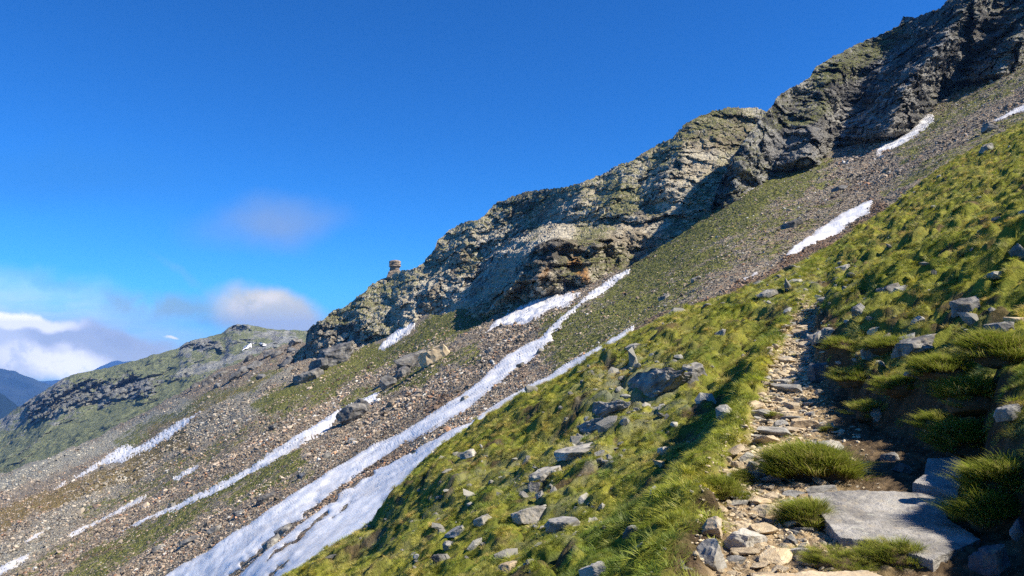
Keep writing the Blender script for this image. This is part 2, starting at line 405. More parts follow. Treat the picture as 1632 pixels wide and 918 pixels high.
def near_raw(x, y):
    s = x - pathx(y); zp = pathz(y); pe = 1 - sst(y, 25.5, 30)
    w = .40 - .07 * sst(y, 10, 16) + .08 * pn(y * .9, 3.1, 0)
    sL = s + w + .10 * pn(x * 1.1, y * 1.1, 0, 5); bk = lin(y, BANK) + .22 * pn(x * .8, y * .8, 4, 9) + .10 * pn(x * 2.3, y * 2.3, 4, 9); sR = s - bk
    z = zp + 0 * s
    # left of the tread: grassy lip, a steep drop, then the open slope
    l = np.maximum(-sL, 0)
    lip = .13 * sst(l, 0, .18) * (1 - sst(l, .30, .9)) * (1 + .5 * pn(y * 1.7, 0, 8))
    drop = (.72 * sst(l, .35, 1.25) + .35 * sst(l, .1, 2)) * sst(y, 8, 13)
    z = z + (lip - drop) * pe - .47 * np.maximum(l - .45 * pe, 0)
    # right of the tread: cut bank, then the open slope
    r = np.maximum(sR, 0)
    hb = .60 + .30 * np.exp(-((y - 7.9) / 1.3) ** 2) + .16 * pn(y * .6, 7, 2)
    z = z + hb * sst(r, 0, .38) * pe + .60 * np.maximum(r - .25 * pe, 0)
    z = z - .20 * np.exp(-((x - 2.55) / .8) ** 2 - ((y - 4.75) / .55) ** 2)
    z = z + .75 * np.exp(-((x - 10.9) / 1.5) ** 2 - ((y - 31) / 3.4) ** 2)
    # slight rise of the tread towards the bank
    z = z + .05 * np.clip(s + w, 0, 3)
    tread = sst(-sL, .16, -.06) * sst(sR, .22, -.02) * pe
    return z, s, sL, sR, tread
_uE = np.linspace(-1.6, 2.6, 400); _pe = None
def _edge_tab():
    global _dE, _vE, _corr
    pxs = 816 + F * _uE; _dE = smooth1(pxs, EDIST, 60)
    for _ in range(3):
        pyE = smooth1(pxs, EDGE, 12); u, v = uvof(pxs, pyE); pxs = pxs + (_uE - u) * F
    _vE = v
    zr = near_raw(_uE * _dE, _dE)[0]
    _corr = _vE - zr / _dE
_edge_tab()
def near_z(x, y, detail=True, full=False):
    x = np.asarray(x, float); y = np.asarray(y, float)
    z, s, sL, sR, tread = near_raw(x, y)
    ys = np.maximum(y, .5); u = np.clip(x / ys, -1.6, 2.6)
    dE = np.interp(u, _uE, _dE); co = np.interp(u, _uE, _corr)
    q = ys / dE
    wgt = sst(q, .12, .85) * (1 - np.exp(-(np.maximum(np.abs(s) - 1.5, 0) / 3.0) ** 2) * (1 - sst(ys, 27, 40)))
    z = z + co * ys * wgt
    off = sst(-s, 1.2, 3.0) + sst(sR, .1, .8)
    # broad undulation, faded out at the edge so the outline keeps its place
    ed = 1 - .85 * sst(q, .75, 1.0)
    z = z + off * ed * (.26 * pn(x * .30, y * .30, 1, 20) + .16 * pn(x * .8, y * .8, 1, 21)) * np.clip(ys / 10, .35, 2.2)
    tus = 0 * z
    if detail:
        rough = (1 - tread)
        wx = x + .25 * pn(x * 2, y * 2, 0, 31); wy = y + .25 * pn(x * 2, y * 2, 5, 32)
        # tussocks: rounded cushions with creases between them, lopsided down the slope
        f1, f2, i1 = cell(wx * 1.25, wy * 1.75, 3); g1, g2, i2 = cell(wx * 2.9, wy * 4.2, 4)
        t1 = np.sqrt(np.clip((f2 - f1) * 1.6, 0, 1)) * (.35 + .9 * i1); t2 = np.sqrt(np.clip((g2 - g1) * 1.5, 0, 1)) * (.4 + .7 * i2)
        tus = .62 * t1 + .38 * t2
        amp = .20 + .15 * sst(sR, .1, 1.2) + .10 * sst(ys, 12, 40)
        z = z + rough * (amp * (t1 - .45) + (.085 + .06 * sst(ys, 20, 50)) * (t2 - .4)) * (1 - .5 * sst(q, .9, 1.0))
        z = z + (.014 + .02 * rough) * fbm(x, y, 0, 5, 3, .5, 40)
        k1, k2, _ = cell(x * 7.5, y * 7.5, 6); z = z + tread * .028 * np.clip((k2 - k1) * 2, 0, 1)
    z = z - .9 * np.maximum(ys - dE, 0) ** 1.0 * sst(q, 1.0, 1.06) - .02 * np.maximum(ys - dE, 0)
    if full == 2: return z, s, sL, sR, tread, q, tus
    if full: return z, s, sL, sR, tread, q
    return z

# rocks and bare places on the near slope: where the turf is broken (photo px, py, radius px)
BARE = [(1500, 730, 60, 1.3), (1430, 690, 70, 1.0), (1440, 760, 50, 1), (1340, 590, 38, 1), (1120, 880, 60, 1.0), (1130, 800, 26, 1), (1310, 520, 32, 1), (1550, 860, 60, .9), (1480, 640, 60, .9), (1365, 655, 55, 1.0), (1215, 925, 150, .8)]
ROCKY = [(1010, 625, 105, 1), (930, 720, 70, .9), (900, 830, 80, .6), (840, 760, 60, .9), (760, 740, 40, .6), (1250, 460, 60, .7), (1560, 540, 50, .5), (1420, 540, 60, .5), (830, 880, 60, .5), (1330, 450, 50, .5), (640, 850, 80, .4), (720, 790, 70, .5)]

nc, nr = 860, 1000
pxs = np.linspace(-420, 2350, nc); uu = (pxs - 816) / F
ly = np.linspace(math.log(1.7), math.log(170), nr)
UU, YY = np.meshgrid(uu, np.exp(ly)); XX = UU * YY
ZZ, s_, sL_, sR_, tread_, q_, tus_ = near_z(XX, YY, full=2)
PXg, PYg = pix(UU, ZZ / YY)
bare = np.zeros_like(ZZ); rocky = np.zeros_like(ZZ)
for (a, b, r, k) in BARE: bare = np.maximum(bare, k * (1 - sst(np.hypot(PXg - a, PYg - b), r * .5, r * 1.25)))
for (a, b, r, k) in ROCKY: rocky = np.maximum(rocky, k * (1 - sst(np.hypot((PXg - a), (PYg - b) * 1.3), r * .5, r * 1.3)))
nb = fbm(XX * .7, YY, 0, .9, 4, .55, 60); nb2 = fbm(XX, YY, 3, 2.5, 3, .5, 61)
shady = sst(s_, .35, .9) * (1 - sst(sR_, .25, .55)) * (YY < 29)      # shade under the bank, painted in with the dark soil colour
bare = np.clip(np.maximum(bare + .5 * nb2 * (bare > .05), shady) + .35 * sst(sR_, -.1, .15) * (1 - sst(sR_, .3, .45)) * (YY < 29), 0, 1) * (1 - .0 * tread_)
bare = np.maximum(bare, sst(nb, .34, .60) * .85)
bare = np.maximum(bare, .85 * sst(tus_, .30, .12) * (1 - tread_))
path_ = tread_ * (1 - .85 * sst(s_, .45, 1.0)) * (YY > 3)
stony = np.clip(rocky * sst(nb2 + rocky * .6, .15, .6) + sst(nb, .75, .9) * sst(nb2, .1, .5) * .7, 0, 1) * (1 - tread_)
stony = np.maximum(stony, sst(q_, .93, 1.0) * sst(nb2, -.2, .3) * .5)
zone = np.stack([path_, bare, stony * .45, np.ones_like(ZZ)], -1)
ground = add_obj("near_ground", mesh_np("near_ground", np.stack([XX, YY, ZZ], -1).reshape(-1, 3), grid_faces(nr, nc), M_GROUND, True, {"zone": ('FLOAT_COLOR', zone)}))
tag(ground, kind="structure")
# the slope beside and behind the camera
gx = np.linspace(-80, 90, 341); gy = np.linspace(-70, 1.9, 145)
GX, GY = np.meshgrid(gx, gy); z_, s2, _, r2, tr2, _ = near_z(GX, GY * 1.0, full=True)
bo = add_obj("ground_behind", mesh_np("ground_behind", np.stack([GX, GY, z_ - .03], -1).reshape(-1, 3), grid_faces(145, 341), M_GROUND, True,
        {"zone": ('FLOAT_COLOR', np.stack([tr2 * (s2 < .8), 0 * z_, 0 * z_, 1 + 0 * z_], -1))}))
tag(bo, kind="structure")

def hit_near(px, py):
    u, v = [float(q) for q in uvof(px, py)]
    y = np.exp(np.linspace(math.log(2.5), math.log(150), 1500))
    z = near_z(u * y, y)
    k = np.argmax(z > v * y)
    if not (z > v * y).any(): k = int(np.argmin(np.abs(z / y - v)))
    return float(u * y[k]), float(y[k]), float(z[k])

# ------------------------------------------------------------------ middle slope (scree bowl)
CP = [(2300, -420, 330), (2300, -150, 160), (1900, -80, 280), (1900, 60, 130), (1632, 195, 125), (1632, 90, 225), (1500, 268, 110), (1500, 170, 220), (1400, 340, 100), (1400, 230, 205), (1300, 400, 85), (1300, 262, 200),
      (1200, 445, 72), (1200, 300, 195), (1100, 490, 66), (1100, 355, 200), (1000, 540, 64), (1000, 430, 195), (900, 600, 66), (900, 455, 215), (800, 655, 68),
      (800, 490, 235), (700, 720, 64), (700, 520, 262), (600, 820, 56), (600, 700, 115), (600, 570, 300), (450, 925, 54), (450, 700, 175), (450, 565, 420), (300, 925, 88),
      (300, 800, 160), (300, 614, 520), (200, 925, 110), (200, 675, 560), (100, 925, 135), (0, 925, 160), (0, 800, 400), (0, 754, 590), (-400, 1130, 170), (-400, 920, 640),
      (300, 1050, 60), (0, 1200, 70)]
cp = np.array(CP, float)
def _tps(r2): return r2 * np.log(r2 + 1e-9)
_A = cp[:, :2] / 500; _n = len(cp)
_K = _tps(((_A[:, None] - _A[None]) ** 2).sum(-1)) + np.eye(_n) * .02
_Pm = np.hstack([np.ones((_n, 1)), _A])
_sol = np.linalg.solve(np.block([[_K, _Pm], [_Pm.T, np.zeros((3, 3))]]), np.concatenate([np.log(cp[:, 2]), np.zeros(3)]))
def mid_d(px, py):
    shp = np.shape(px); q = np.stack([np.ravel(px), np.ravel(py)], -1) / 500.
    r = np.empty(len(q))
    for i in range(0, len(q), 60000):
        c = q[i:i + 60000]; r[i:i + 60000] = _tps(((c[:, None] - _A[None]) ** 2).sum(-1)) @ _sol[:_n] + _sol[_n] + c @ _sol[_n + 1:]
    return np.exp(r).reshape(shp)
def mid_disp(x, y, fine=True):
    d = 1.1 * pn(x * .022, y * .022, 0, 70) + .55 * fbm(x, y, 0, .06, 2, .5, 71)
    if fine: d = d + .34 * fbm(x, y, 0, .3, 3, .55, 73) 
    if fine is True: d = d + .13 * fbm(x, y, 0, 1.3, 2, .5, 76)
    return d * np.clip(y / 150, .35, 1.6)
def mid_pos(px, py, fine=True):
    u, v = uvof(px, py); d = mid_d(px, py)
    z = v * d + mid_disp(u * d, d, fine)
    return np.stack([u * d, d, z], -1)
SKY2 = [(-500, 1000), (-300, 890), (0, 754), (78, 730), (196, 676), (244, 650), (310, 613), (354, 588), (385, 574), (420, 561), (450, 551), (475, 540), (500, 560), (560, 560), (605, 545), (640, 530), (660, 508),
        (690, 500), (740, 490), (800, 478), (860, 450), (940, 430), (1005, 420), (1060, 384), (1140, 328), (1200, 295), (1260, 262), (1330, 235), (1400, 208), (1480, 172), (1560, 128), (1632, 85), (1900, -80), (2300, -420)]
ncm = 1150; npx = np.linspace(-480, 2250, ncm)
top = lin(npx, SKY2) + 3 * pn(npx * .03, 0, 0, 80) * (npx < 470) + 2 * pn(npx * .11, 0, 0, 81) * (npx < 470)
bot = np.minimum(smooth1(npx, EDGE, 12) + 60, 1010 + np.maximum(0, 300 - npx) * .5)
bot = np.maximum(bot, top + 60)
nrm_ = 420
T = np.linspace(0, 1, nrm_)[:, None] ** 1.15
PYm = bot[None] + (top - bot)[None] * T; PXm = np.broadcast_to(npx, PYm.shape)
Pm = mid_pos(PXm, PYm)
STROKES_G = [([(840, 462), (700, 525), (560, 590), (430, 650)], 26, .95), ([(1290, 258), (1180, 320), (1060, 400), (1000, 470)], 44, 1.0), ([(1120, 400), (1000, 500), (900, 540)], 52, .9), ([(1250, 330), (1130, 410), (1000, 500)], 46, .7), ([(1330, 300), (1220, 400)], 40, .5),
             ([(470, 740), (330, 800), (190, 880), (120, 925)], 26, .85), ([(760, 560), (660, 600), (560, 640)], 16, .8), ([(440, 590), (330, 640), (200, 700)], 14, .75), ([(520, 620), (420, 670), (300, 740), (140, 820)], 18, .6),
             ([(1632, 110), (1500, 190), (1440, 240)], 28, .7), ([(1632, 185), (1500, 258), (1420, 310)], 14, .7), ([(1220, 440), (1000, 525), (880, 590)], 8, .6), ([(150, 850), (30, 918)], 12, .5), ([(1050, 480), (960, 530)], 18, .6), ([(700, 690), (600, 770)], 8, .3)]
STROKES_O = [([(290, 700), (170, 765), (60, 800), (0, 835)], 17, .85), ([(420, 600), (300, 665), (240, 690)], 9, .5), ([(330, 790), (230, 840)], 8, .3), ([(-200, 920), (0, 830)], 22, .8)]
STROKES_B = [([(1400, 338), (1300, 395), (1200, 448), (1100, 490), (1000, 535)], 14, .85), ([(720, 640), (690, 660)], 10, .6), ([(640, 720), (420, 900)], 16, .5), ([(870, 545), (820, 600)], 10, .5), ([(1380, 300), (1240, 380)], 14, .3), ([(250, 690), (200, 715)], 6, .5), ([(180, 880), (140, 900)], 8, .5)]
STROKES_P = [([(0, 770), (150, 715), (290, 650)], 16, .95), ([(400, 640), (200, 750), (60, 860), (0, 890)], 26, .55), ([(460, 590), (330, 650)], 12, .6), ([(0, 900), (60, 870)], 20, .7)]
def strokes(px, py, L, wx, wy):
    m = np.zeros(np.shape(px))
    for pts, w, k in L:
        d, _ = seg_dist(px + wx, py + wy, pts); m = np.maximum(m, k * (1 - sst(d, w * .35, w * 1.5)))
    return m
def mid_zone(PXm, PYm):
    wx = 16 * fbm(PXm / 60, PYm / 30, 0, 1, 3, .5, 90); wy = 10 * fbm(PXm / 60, PYm / 30, 5, 1, 3, .5, 91)
    return np.stack([strokes(PXm, PYm, L, wx, wy) for L in (STROKES_G, STROKES_O, STROKES_B, STROKES_P)], -1)
zm = mid_zone(PXm, PYm)
# beyond the top edge the slope turns over and falls away
back = []
for k in range(1, 9):
    q = Pm[-1].copy(); e = (k / 8.) ** 1.5 * (60 + .25 * q[:, 1]); q[:, 0] *= (1 + e / q[:, 1]); q[:, 1] += e; q[:, 2] -= .10 * e + .35 * e * (k / 8.); back.append(q)
Pall = np.concatenate([Pm, np.array(back)], 0); zall = np.concatenate([zm, np.repeat(zm[-1:], 8, 0)], 0)
mid = add_obj("scree_slope", mesh_np("scree_slope", Pall.reshape(-1, 3), grid_faces(nrm_ + 8, ncm), M_SCREE, True, {"zone": ('FLOAT_COLOR', zall)}))
tag(mid, kind="structure")

# ------------------------------------------------------------------ cliffs
def rib_field(px, py, ribs):
    off = np.zeros(np.shape(px))
    for crest, w, A, W in ribs:
        c = np.array(sorted(crest, key=lambda q: q[1]), float)
        cx = np.interp(py, c[:, 1], c[:, 0]) + 7 * pn(px * 0 + 3, py * .05, 0, int(A) + 7) + 4 * pn(px * .02, py * .14, 0, int(A) + 9)
        tt = np.clip((py - c[0, 1]) / (c[-1, 1] - c[0, 1]), 0, 1)
        amp = A * sst(py, c[0, 1] - 25, c[0, 1] + 20) * (1 - sst(py, c[-1, 1] - 5, c[-1, 1] + 35))
        dx = px - cx
        prof = np.where(dx < 0, sst(dx, -w, 0), np.maximum(0, 1 - dx / W) ** 1.3)
        off += amp * prof
    return off
def cliff(name, mat, x0, x1, nC, nR, foot, sky, setback, ribs, amp, zones, extra=None, backslope=.5, seed=0):
    px = np.linspace(x0, x1, nC)
    ft = lin(px, foot); sk = lin(px, sky) + 2.4 * pn(px * .09, 0, seed) + 2.0 * pn(px * .27, 0, seed + 1) + 1.1 * pn(px * .7, 0, seed + 2)
    T = np.linspace(-.22, 1.0, nR)[:, None]
    H = np.maximum(ft - sk, 1)[None]
    PY = ft[None] - H * T; PX = np.broadcast_to(px, PY.shape)
    df = mid_d(px, ft) + 30 * sst(px, 1240, 1380) if extra is None else smooth1(px, extra, 8)
    d = df[None] * (1 + lin(px, setback)[None] * (H / F) * np.clip(T, -.08, 2) )
    d = d - rib_field(PX, PY, ribs)
    u, v = uvof(PX, PY)
    x, y, z = u * d, d, v * d
    # rocky relief along the line of sight keeps the outline; finer relief follows the normal
    zz = z * 1.0
    fade = 1 - .5 * sst(T, .93, 1.0)
    rel = amp * ((ridged(x + .5 * z, y, z * .9, .022, 2, .5, seed + 3) - .9) * .8 + .4 * fbm(x + z, y, z, .085, 3, .55, seed + 6))
    d2 = d - rel * fade * sst(T, -.1, .15) + amp * .75
    # angular blocks and ledges: stepped offsets in cells that follow the dip of the beds
    a1 = (x * .9 + y * .35 + .45 * z); b1 = z - .30 * x
    for (sa, sb, am, sdn) in ((.045, .05, 1.3, 1), (.12, .13, .80, 2), (.30, .34, .38, 3), (.7, .8, .16, 4)):
        w1 = .35 * pn(x * sa * 1.7, y * sa * 1.7, z * sa * 1.7, seed + 20 + sdn)
        g1, g2, gi = cell(a1 * sa + w1, b1 * sb + w1, seed + sdn)
        d2 = d2 - amp * am * ((gi - .5) * 1.2 - .10 * sst(g2 - g1, .10, .0)) * fade
    x, y, z = u * d2, d2, v * d2
    P3 = np.stack([x, y, z], -1); N = grid_normals(P3)
    st = pn(x * .05 + z * .1, y * .05, (z - .55 * x) * .30, seed + 9) ; st2 = pn(x * .12, y * .12, (z - .5 * x) * .75, seed + 10)
    small = (.4 * st + .3 * st2 + .45 * fbm(x, y, z, .35, 3, .55, seed + 12)) * (amp / 5.) * (1 - .35 * sst(T, .95, 1))
    P3 = P3 + N * small[..., None] * 1.5
    bk = []
    for k in range(1, 13):
        q = P3[-1].copy(); e = (k / 12.) ** 1.4 * 90; q[:, 0] *= (1 + e / q[:, 1]); q[:, 1] += e; q[:, 2] -= backslope * e + 1.0 * (k > 0) + 1.2 * pn(q[:, 0] * .1, q[:, 1] * .1, 0, seed); bk.append(q)
    wx = 14 * fbm(PX / 50, PY / 40, 0, 1, 3, .5, 95); wy = 10 * fbm(PX / 50, PY / 40, 5, 1, 3, .5, 96)
    zn = np.stack([.5 + (strokes(PX, PY, zones.get('G', []), wx, wy) - strokes(PX, PY, zones.get('g', []), wx, wy)) * .5,
                   strokes(PX, PY, zones.get('O', []), wx * .4, wy * .4), strokes(PX, PY, zones.get('D', []), wx, wy), 1 + 0 * PX], -1)
    Pa = np.concatenate([P3, np.array(bk)], 0); za = np.concatenate([zn, np.repeat(zn[-1:], 12, 0)], 0)
    o = add_obj(name, mesh_np(name, Pa.reshape(-1, 3), grid_faces(nR + 12, nC), mat, False, {"zone": ('FLOAT_COLOR', za)}))
    return tag(o, kind="structure"), (px, P3)

SKYC = [(445, 590), (462, 572), (478, 556), (487, 548), (490, 528), (500, 517), (515, 508), (530, 495), (545, 492), (575, 470), (590, 455), (605, 447), (620, 438), (645, 430), (664, 427), (680, 412), (692, 398), (698, 382),
        (715, 368), (740, 353), (757, 352), (770, 345), (788, 326), (810, 316), (832, 307), (860, 302), (895, 299), (922, 293), (945, 284), (970, 272), (985, 262), (1005, 257), (1050, 230), (1070, 222), (1092, 198), (1130, 178), (1160, 171), (1205, 172), (1220, 177), (1270, 200)]
FOOTC = [(445, 600), (470, 606), (500, 596), (520, 588), (560, 585), (605, 558), (640, 540), (660, 520), (690, 515), (740, 503), (780, 500), (820, 482), (860, 462), (940, 442), (1005, 424), (1060, 388), (1140, 335), (1200, 305), (1270, 268)]
RIBC = [([(880, 375), (852, 400), (825, 445), (775, 500)], 74, 80, 170), ([(930, 250), (905, 300), (880, 350)], 40, 10, 100),
        ([(935, 300), (900, 360), (878, 410), (868, 455)], 34, 9, 60),
        ([(592, 455), (574, 500), (566, 540), (560, 590)], 40, 8, 110),
        ([(700, 380), (706, 420), (690, 470)], 40, 9, 60), ([(775, 340), (752, 372), (735, 400)], 42, 12, 70),
        ([(1010, 262), (975, 330), (965, 380), (935, 440)], 40, 10, 80), ([(1110, 190), (1080, 250), (1060, 300)], 40, 12, 80), ([(648, 440), (640, 490), (650, 530)], 20, 6, 50)]
ZC = {'G': [([(760, 405), (740, 430)], 14, 1), ([(985, 315), (1040, 330)], 26, .8), ([(640, 445), (560, 490), (520, 510)], 16, .4), ([(860, 340), (900, 305)], 20, .5), ([(1150, 190), (1060, 260), (1100, 300)], 24, .4), ([(950, 420), (1000, 400)], 14, .6)],
      'g': [([(1110, 250), (1000, 380)], 30, .8), ([(690, 470), (640, 500)], 22, .7), ([(500, 530), (560, 560)], 30, .9), ([(900, 330), (860, 440)], 26, .8), ([(820, 400), (700, 480)], 40, .9)],
      'O': [([(916, 422), (930, 440)], 9, .95), ([(872, 432), (866, 440)], 7, .6)],
      'D': [([(500, 540), (545, 585)], 26, .5)]}  # last stroke paints shade into the rock colour at the left nose
cliffC, dataC = cliff("rocky_ridge", M_CLIFF, 445, 1270, 760, 300, FOOTC, SKYC, [(445, 1.3), (700, 1.6), (850, 2.4), (1000, 3.0), (1270, 3.2)], RIBC, 4.0, ZC,
    extra=[(445, 395), (480, 358), (500, 346), (560, 338), (585, 336), (700, 322), (740, 306), (860, 258), (890, 244), (940, 224), (1000, 209), (1060, 206), (1140, 214), (1270, 240)], seed=200)

SKYR = [(1134, 332), (1140, 312), (1148, 288), (1158, 270), (1175, 240), (1195, 212), (1212, 190), (1232, 166), (1246, 147), (1262, 140), (1290, 125), (1300, 106), (1325, 92), (1362, 72), (1400, 56), (1432, 42), (1440, 26), (1460, 28), (1500, 10), (1512, -4), (1540, -12), (1632, -55), (1900, -230), (2250, -560)]
FOOTR = [(1134, 338), (1160, 322), (1200, 300), (1260, 270), (1330, 243), (1400, 218), (1480, 184), (1560, 140), (1632, 95), (1900, -70), (2250, -410)]
RIBR = [([(1560, -20), (1510, 60), (1450, 130), (1412, 215)], 100, 62, 150),
        ([(1690, -60), (1655, 20), (1600, 120)], 80, 50, 130),
        ([(1350, 90), (1330, 150), (1312, 200), (1300, 262)], 70, 26, 90), ([(1216, 190), (1180, 260), (1165, 320)], 30, 8, 60), ([(1780, -150), (1750, 20)], 70, 30, 120)]
ZR = {'G': [([(1250, 200), (1330, 165)], 10, .8), ([(1310, 130), (1440, 55)], 20, .8), ([(1440, 50), (1500, 30)], 12, .5)],
      'g': [([(1350, 150), (1330, 220)], 24, .8), ([(1480, 60), (1400, 180)], 50, .8), ([(1560, 60), (1500, 130)], 40, .4), ([(1250, 240), (1300, 220)], 30, .8)],
      'D': [([(1240, 240), (1300, 210)], 26, .5)]}  # shade on the crag's left flank, put into the rock colour
cliffR, dataR = cliff("dark_crag_ridge", M_CLIFFR, 1134, 2250, 760, 300, FOOTR, SKYR, [(1134, .3), (1200, 1.0), (1300, 1.4), (2250, 1.4)], RIBR, 4.0, ZR, seed=300)

# ------------------------------------------------------------------ distant mountain on the left
SKYL = [(-500, 900), (-200, 750), (-80, 705), (0, 669), (35, 645), (63, 628), (94, 606), (118, 596), (150, 591), (176, 585), (235, 569), (282, 555), (298, 545), (330, 537), (353, 531), (368, 519), (380, 516), (395, 518), (430, 524), (500, 528), (560, 540)]
def left_mountain():
    px = np.linspace(-500, 560, 620); sk = smooth1(px, SKYL, 5) + 1.2 * pn(px * .08, 0, 0, 400) + .6 * pn(px * .3, 0, 0, 401)
    base = lin(px, [(-500, 1060), (0, 790), (200, 705), (330, 640), (450, 600), (560, 600)])
    T = np.linspace(0, 1, 260)[:, None]; PY = base + (sk - base) * T; PX = np.broadcast_to(px, PY.shape)
    d0 = smooth1(px, [(-500, 1000), (0, 900), (300, 900), (560, 950)], 60); d1 = smooth1(px, [(-500, 1500), (0, 1500), (200, 1420), (380, 1500), (560, 1350)], 60)
    d = d0 + (d1 - d0) * T ** .9
    crag = strokes(PX, PY, [([(60, 650), (120, 625), (200, 615), (235, 620)], 22, 1), ([(290, 548), (345, 550)], 8, .8), ([(370, 522), (392, 522)], 6, 1), ([(230, 600), (300, 600)], 8, .5)], 8 * fbm(PX / 20, PY / 12, 0, 1, 3, .5, 402), 5 * fbm(PX / 20, PY / 12, 9, 1, 3, .5, 403))
    u, v = uvof(PX, PY); x, y, z = u * d, d, v * d
    d = d - (30 * fbm(x, y, z, .007, 5, .55, 404) + crag * 34 * (ridged(x, y, z, .018, 3, .6, 405) - .7)) * (1 - .4 * sst(T, .9, 1))
    x, y, z = u * d, d, v * d
    P3 = np.stack([x, y, z], -1); P3 = P3 + grid_normals(P3) * ((3.5 * fbm(x, y, z, .03, 4, .6, 407) + crag * 5 * fbm(x, y, z, .06, 3, .6, 408)) * (1 - .6 * sst(T, .93, 1)))[..., None]
    bk = []
    for k in range(1, 7):
        q = P3[-1].copy(); e = k * 80.; q[:, 0] *= (1 + e / q[:, 1]); q[:, 1] += e; q[:, 2] -= .45 * e; bk.append(q)
    g = strokes(PX, PY, [([(-100, 800), (100, 700), (200, 665), (300, 625)], 26, 1), ([(130, 600), (260, 580)], 22, .9), ([(0, 720), (60, 680)], 20, .6)], 8 * pn(PX / 30, PY / 20, 0, 410), 0)
    gg = strokes(PX, PY, [([(275, 597), (345, 582), (400, 560), (460, 540)], 6, 1), ([(0, 735), (60, 705), (110, 690)], 3, .9), ([(30, 720), (90, 695)], 2.5, .8), ([(430, 535), (480, 535)], 12, .5)], 5 * pn(PX / 16, PY / 10, 0, 411), 0)
    zn = np.stack([np.clip(.36 + .64 * g - .5 * np.maximum(crag, gg) + .35 * fbm(PX / 26, PY / 12, 0, 1, 4, .55, 415), 0, 1), 0 * g, .35 * crag, 1 + 0 * g], -1)
    o = add_obj("left_mountain", mesh_np("left_mountain", np.concatenate([P3, np.array(bk)]).reshape(-1, 3), grid_faces(266, 620), M_FARMT, True, {"zone": ('FLOAT_COLOR', np.concatenate([zn, np.repeat(zn[-1:], 6, 0)]))}))
    tag(o, kind="structure"); return px, P3, PY
LM = left_mountain()

def far_range(name, dist, sky, seed, depth=2500, rough=1.0):
    px = np.linspace(sky[0][0], sky[-1][0], 300); sk = lin(px, sky) + rough * (2.0 * pn(px * .05, 0, 0, seed) + 1.2 * pn(px * .17, 0, 0, seed + 1))
    u, v = uvof(px, sk)
    rows = []
    for k in np.linspace(0, 1, 40):
        d = dist - depth * (1 - k); zt = v * dist; zb = -1150 + 0 * u
        zz = zb + (zt - zb) * k ** 1.25
        dd = d + 160 * pn(u * 26, k * 5, 0, seed + 3) * (1 - k) - 120 * ridged(u * 20, k * 3, 0, 1, 2, .5, seed + 5) * (1 - k)
        rows.append(np.stack([u * dd, dd + 0 * u, zz], -1))
    for k in range(1, 6):
        q = rows[39].copy(); q[:, 0] *= 1 + k * 400 / q[:, 1]; q[:, 1] += k * 400; q[:, 2] -= k * 230; rows.append(q)
    o = add_obj(name, mesh_np(name, np.array(rows).reshape(-1, 3), grid_faces(45, 300), M_HILL, True)); tag(o, kind="structure")
far_range("distant_hill", 4200, [(-900, 640), (-200, 600), (0, 626), (30, 648), (60, 672), (120, 720), (200, 800)], 500, 1500)
far_range("blue_mountains", 8200, [(-1200, 560), (-150, 570), (-40, 580), (0, 587), (22, 591), (47, 602), (75, 611), (100, 622), (150, 640), (400, 700)], 520, 3000)
far_range("far_blue_mountains", 13500, [(-1500, 560), (0, 590), (60, 608), (120, 604), (160, 584), (182, 574), (200, 577), (212, 574), (240, 582), (500, 600), (900, 610), (1400, 610)], 540, 4000)
# valley floor far below, reaching the horizon
vx = np.linspace(-11400, 11400, 61); vy = np.linspace(-190, 15900, 43); VX, VY = np.meshgrid(vx, vy)
vf = add_obj("valley_floor", mesh_np("valley_floor", np.stack([VX, VY, -1150 + 60 * pn(VX * .0004, VY * .0004, 0, 560)], -1).reshape(-1, 3), grid_faces(43, 61), M_HILL, True)); tag(vf, kind="structure")

# ------------------------------------------------------------------ snow
SNOW_A = [(1005, 427), (985, 432), (950, 455), (925, 478), (912, 492), (884, 520), (866, 538), (830, 556), (800, 576), (765, 610), (720, 642), (680, 668), (640, 692), (600, 712), (560, 734), (520, 756), (480, 780), (440, 806), (400, 835), (362, 858), (330, 880), (290, 902), (245, 930), (160, 985), (250, 1000),
          (340, 945), (372, 918), (405, 890), (440, 860), (470, 838), (505, 808), (535, 785), (560, 768), (600, 740), (640, 712), (690, 690), (740, 660), (790, 618), (845, 575), (868, 555), (882, 543), (878, 534), (890, 528), (918, 498), (938, 480), (965, 462), (1000, 436)]
SNOW_B = [(773, 529), (790, 513), (820, 498), (850, 481), (885, 468), (912, 462), (928, 464), (918, 476), (905, 488), (880, 493), (862, 504), (838, 517), (812, 519), (795, 521)]
SNOW_C = [(1012, 517), (985, 532), (960, 549), (930, 565), (900, 580), (880, 596), (858, 606), (830, 622), (800, 640), (770, 662), (750, 680), (720, 690), (690, 702), (660, 718), (630, 734), (600, 748), (570, 766), (545, 784), (515, 806), (480, 832), (450, 856), (420, 880), (395, 902), (330, 965), (430, 985),
          (470, 925), (520, 893), (545, 872), (572, 852), (600, 830), (626, 802), (650, 768), (682, 738), (720, 708), (770, 678), (812, 652), (860, 622), (905, 597), (960, 561), (1008, 525)]
SNOW_C = [(a, b - 6) if (i < 12 and a >= 690) else (a, b) for i, (a, b) in enumerate(SNOW_C)]
SNOW_D = [(606, 616), (585, 626), (560, 640), (535, 656), (505, 675), (470, 700), (435, 722), (400, 745), (365, 764), (330, 783), (290, 801), (262, 813), (220, 832), (176, 856), (200, 848), (245, 828), (285, 812), (325, 795), (370, 774), (410, 752), (450, 730), (490, 706), (520, 692), (545, 668), (575, 655), (600, 640)]
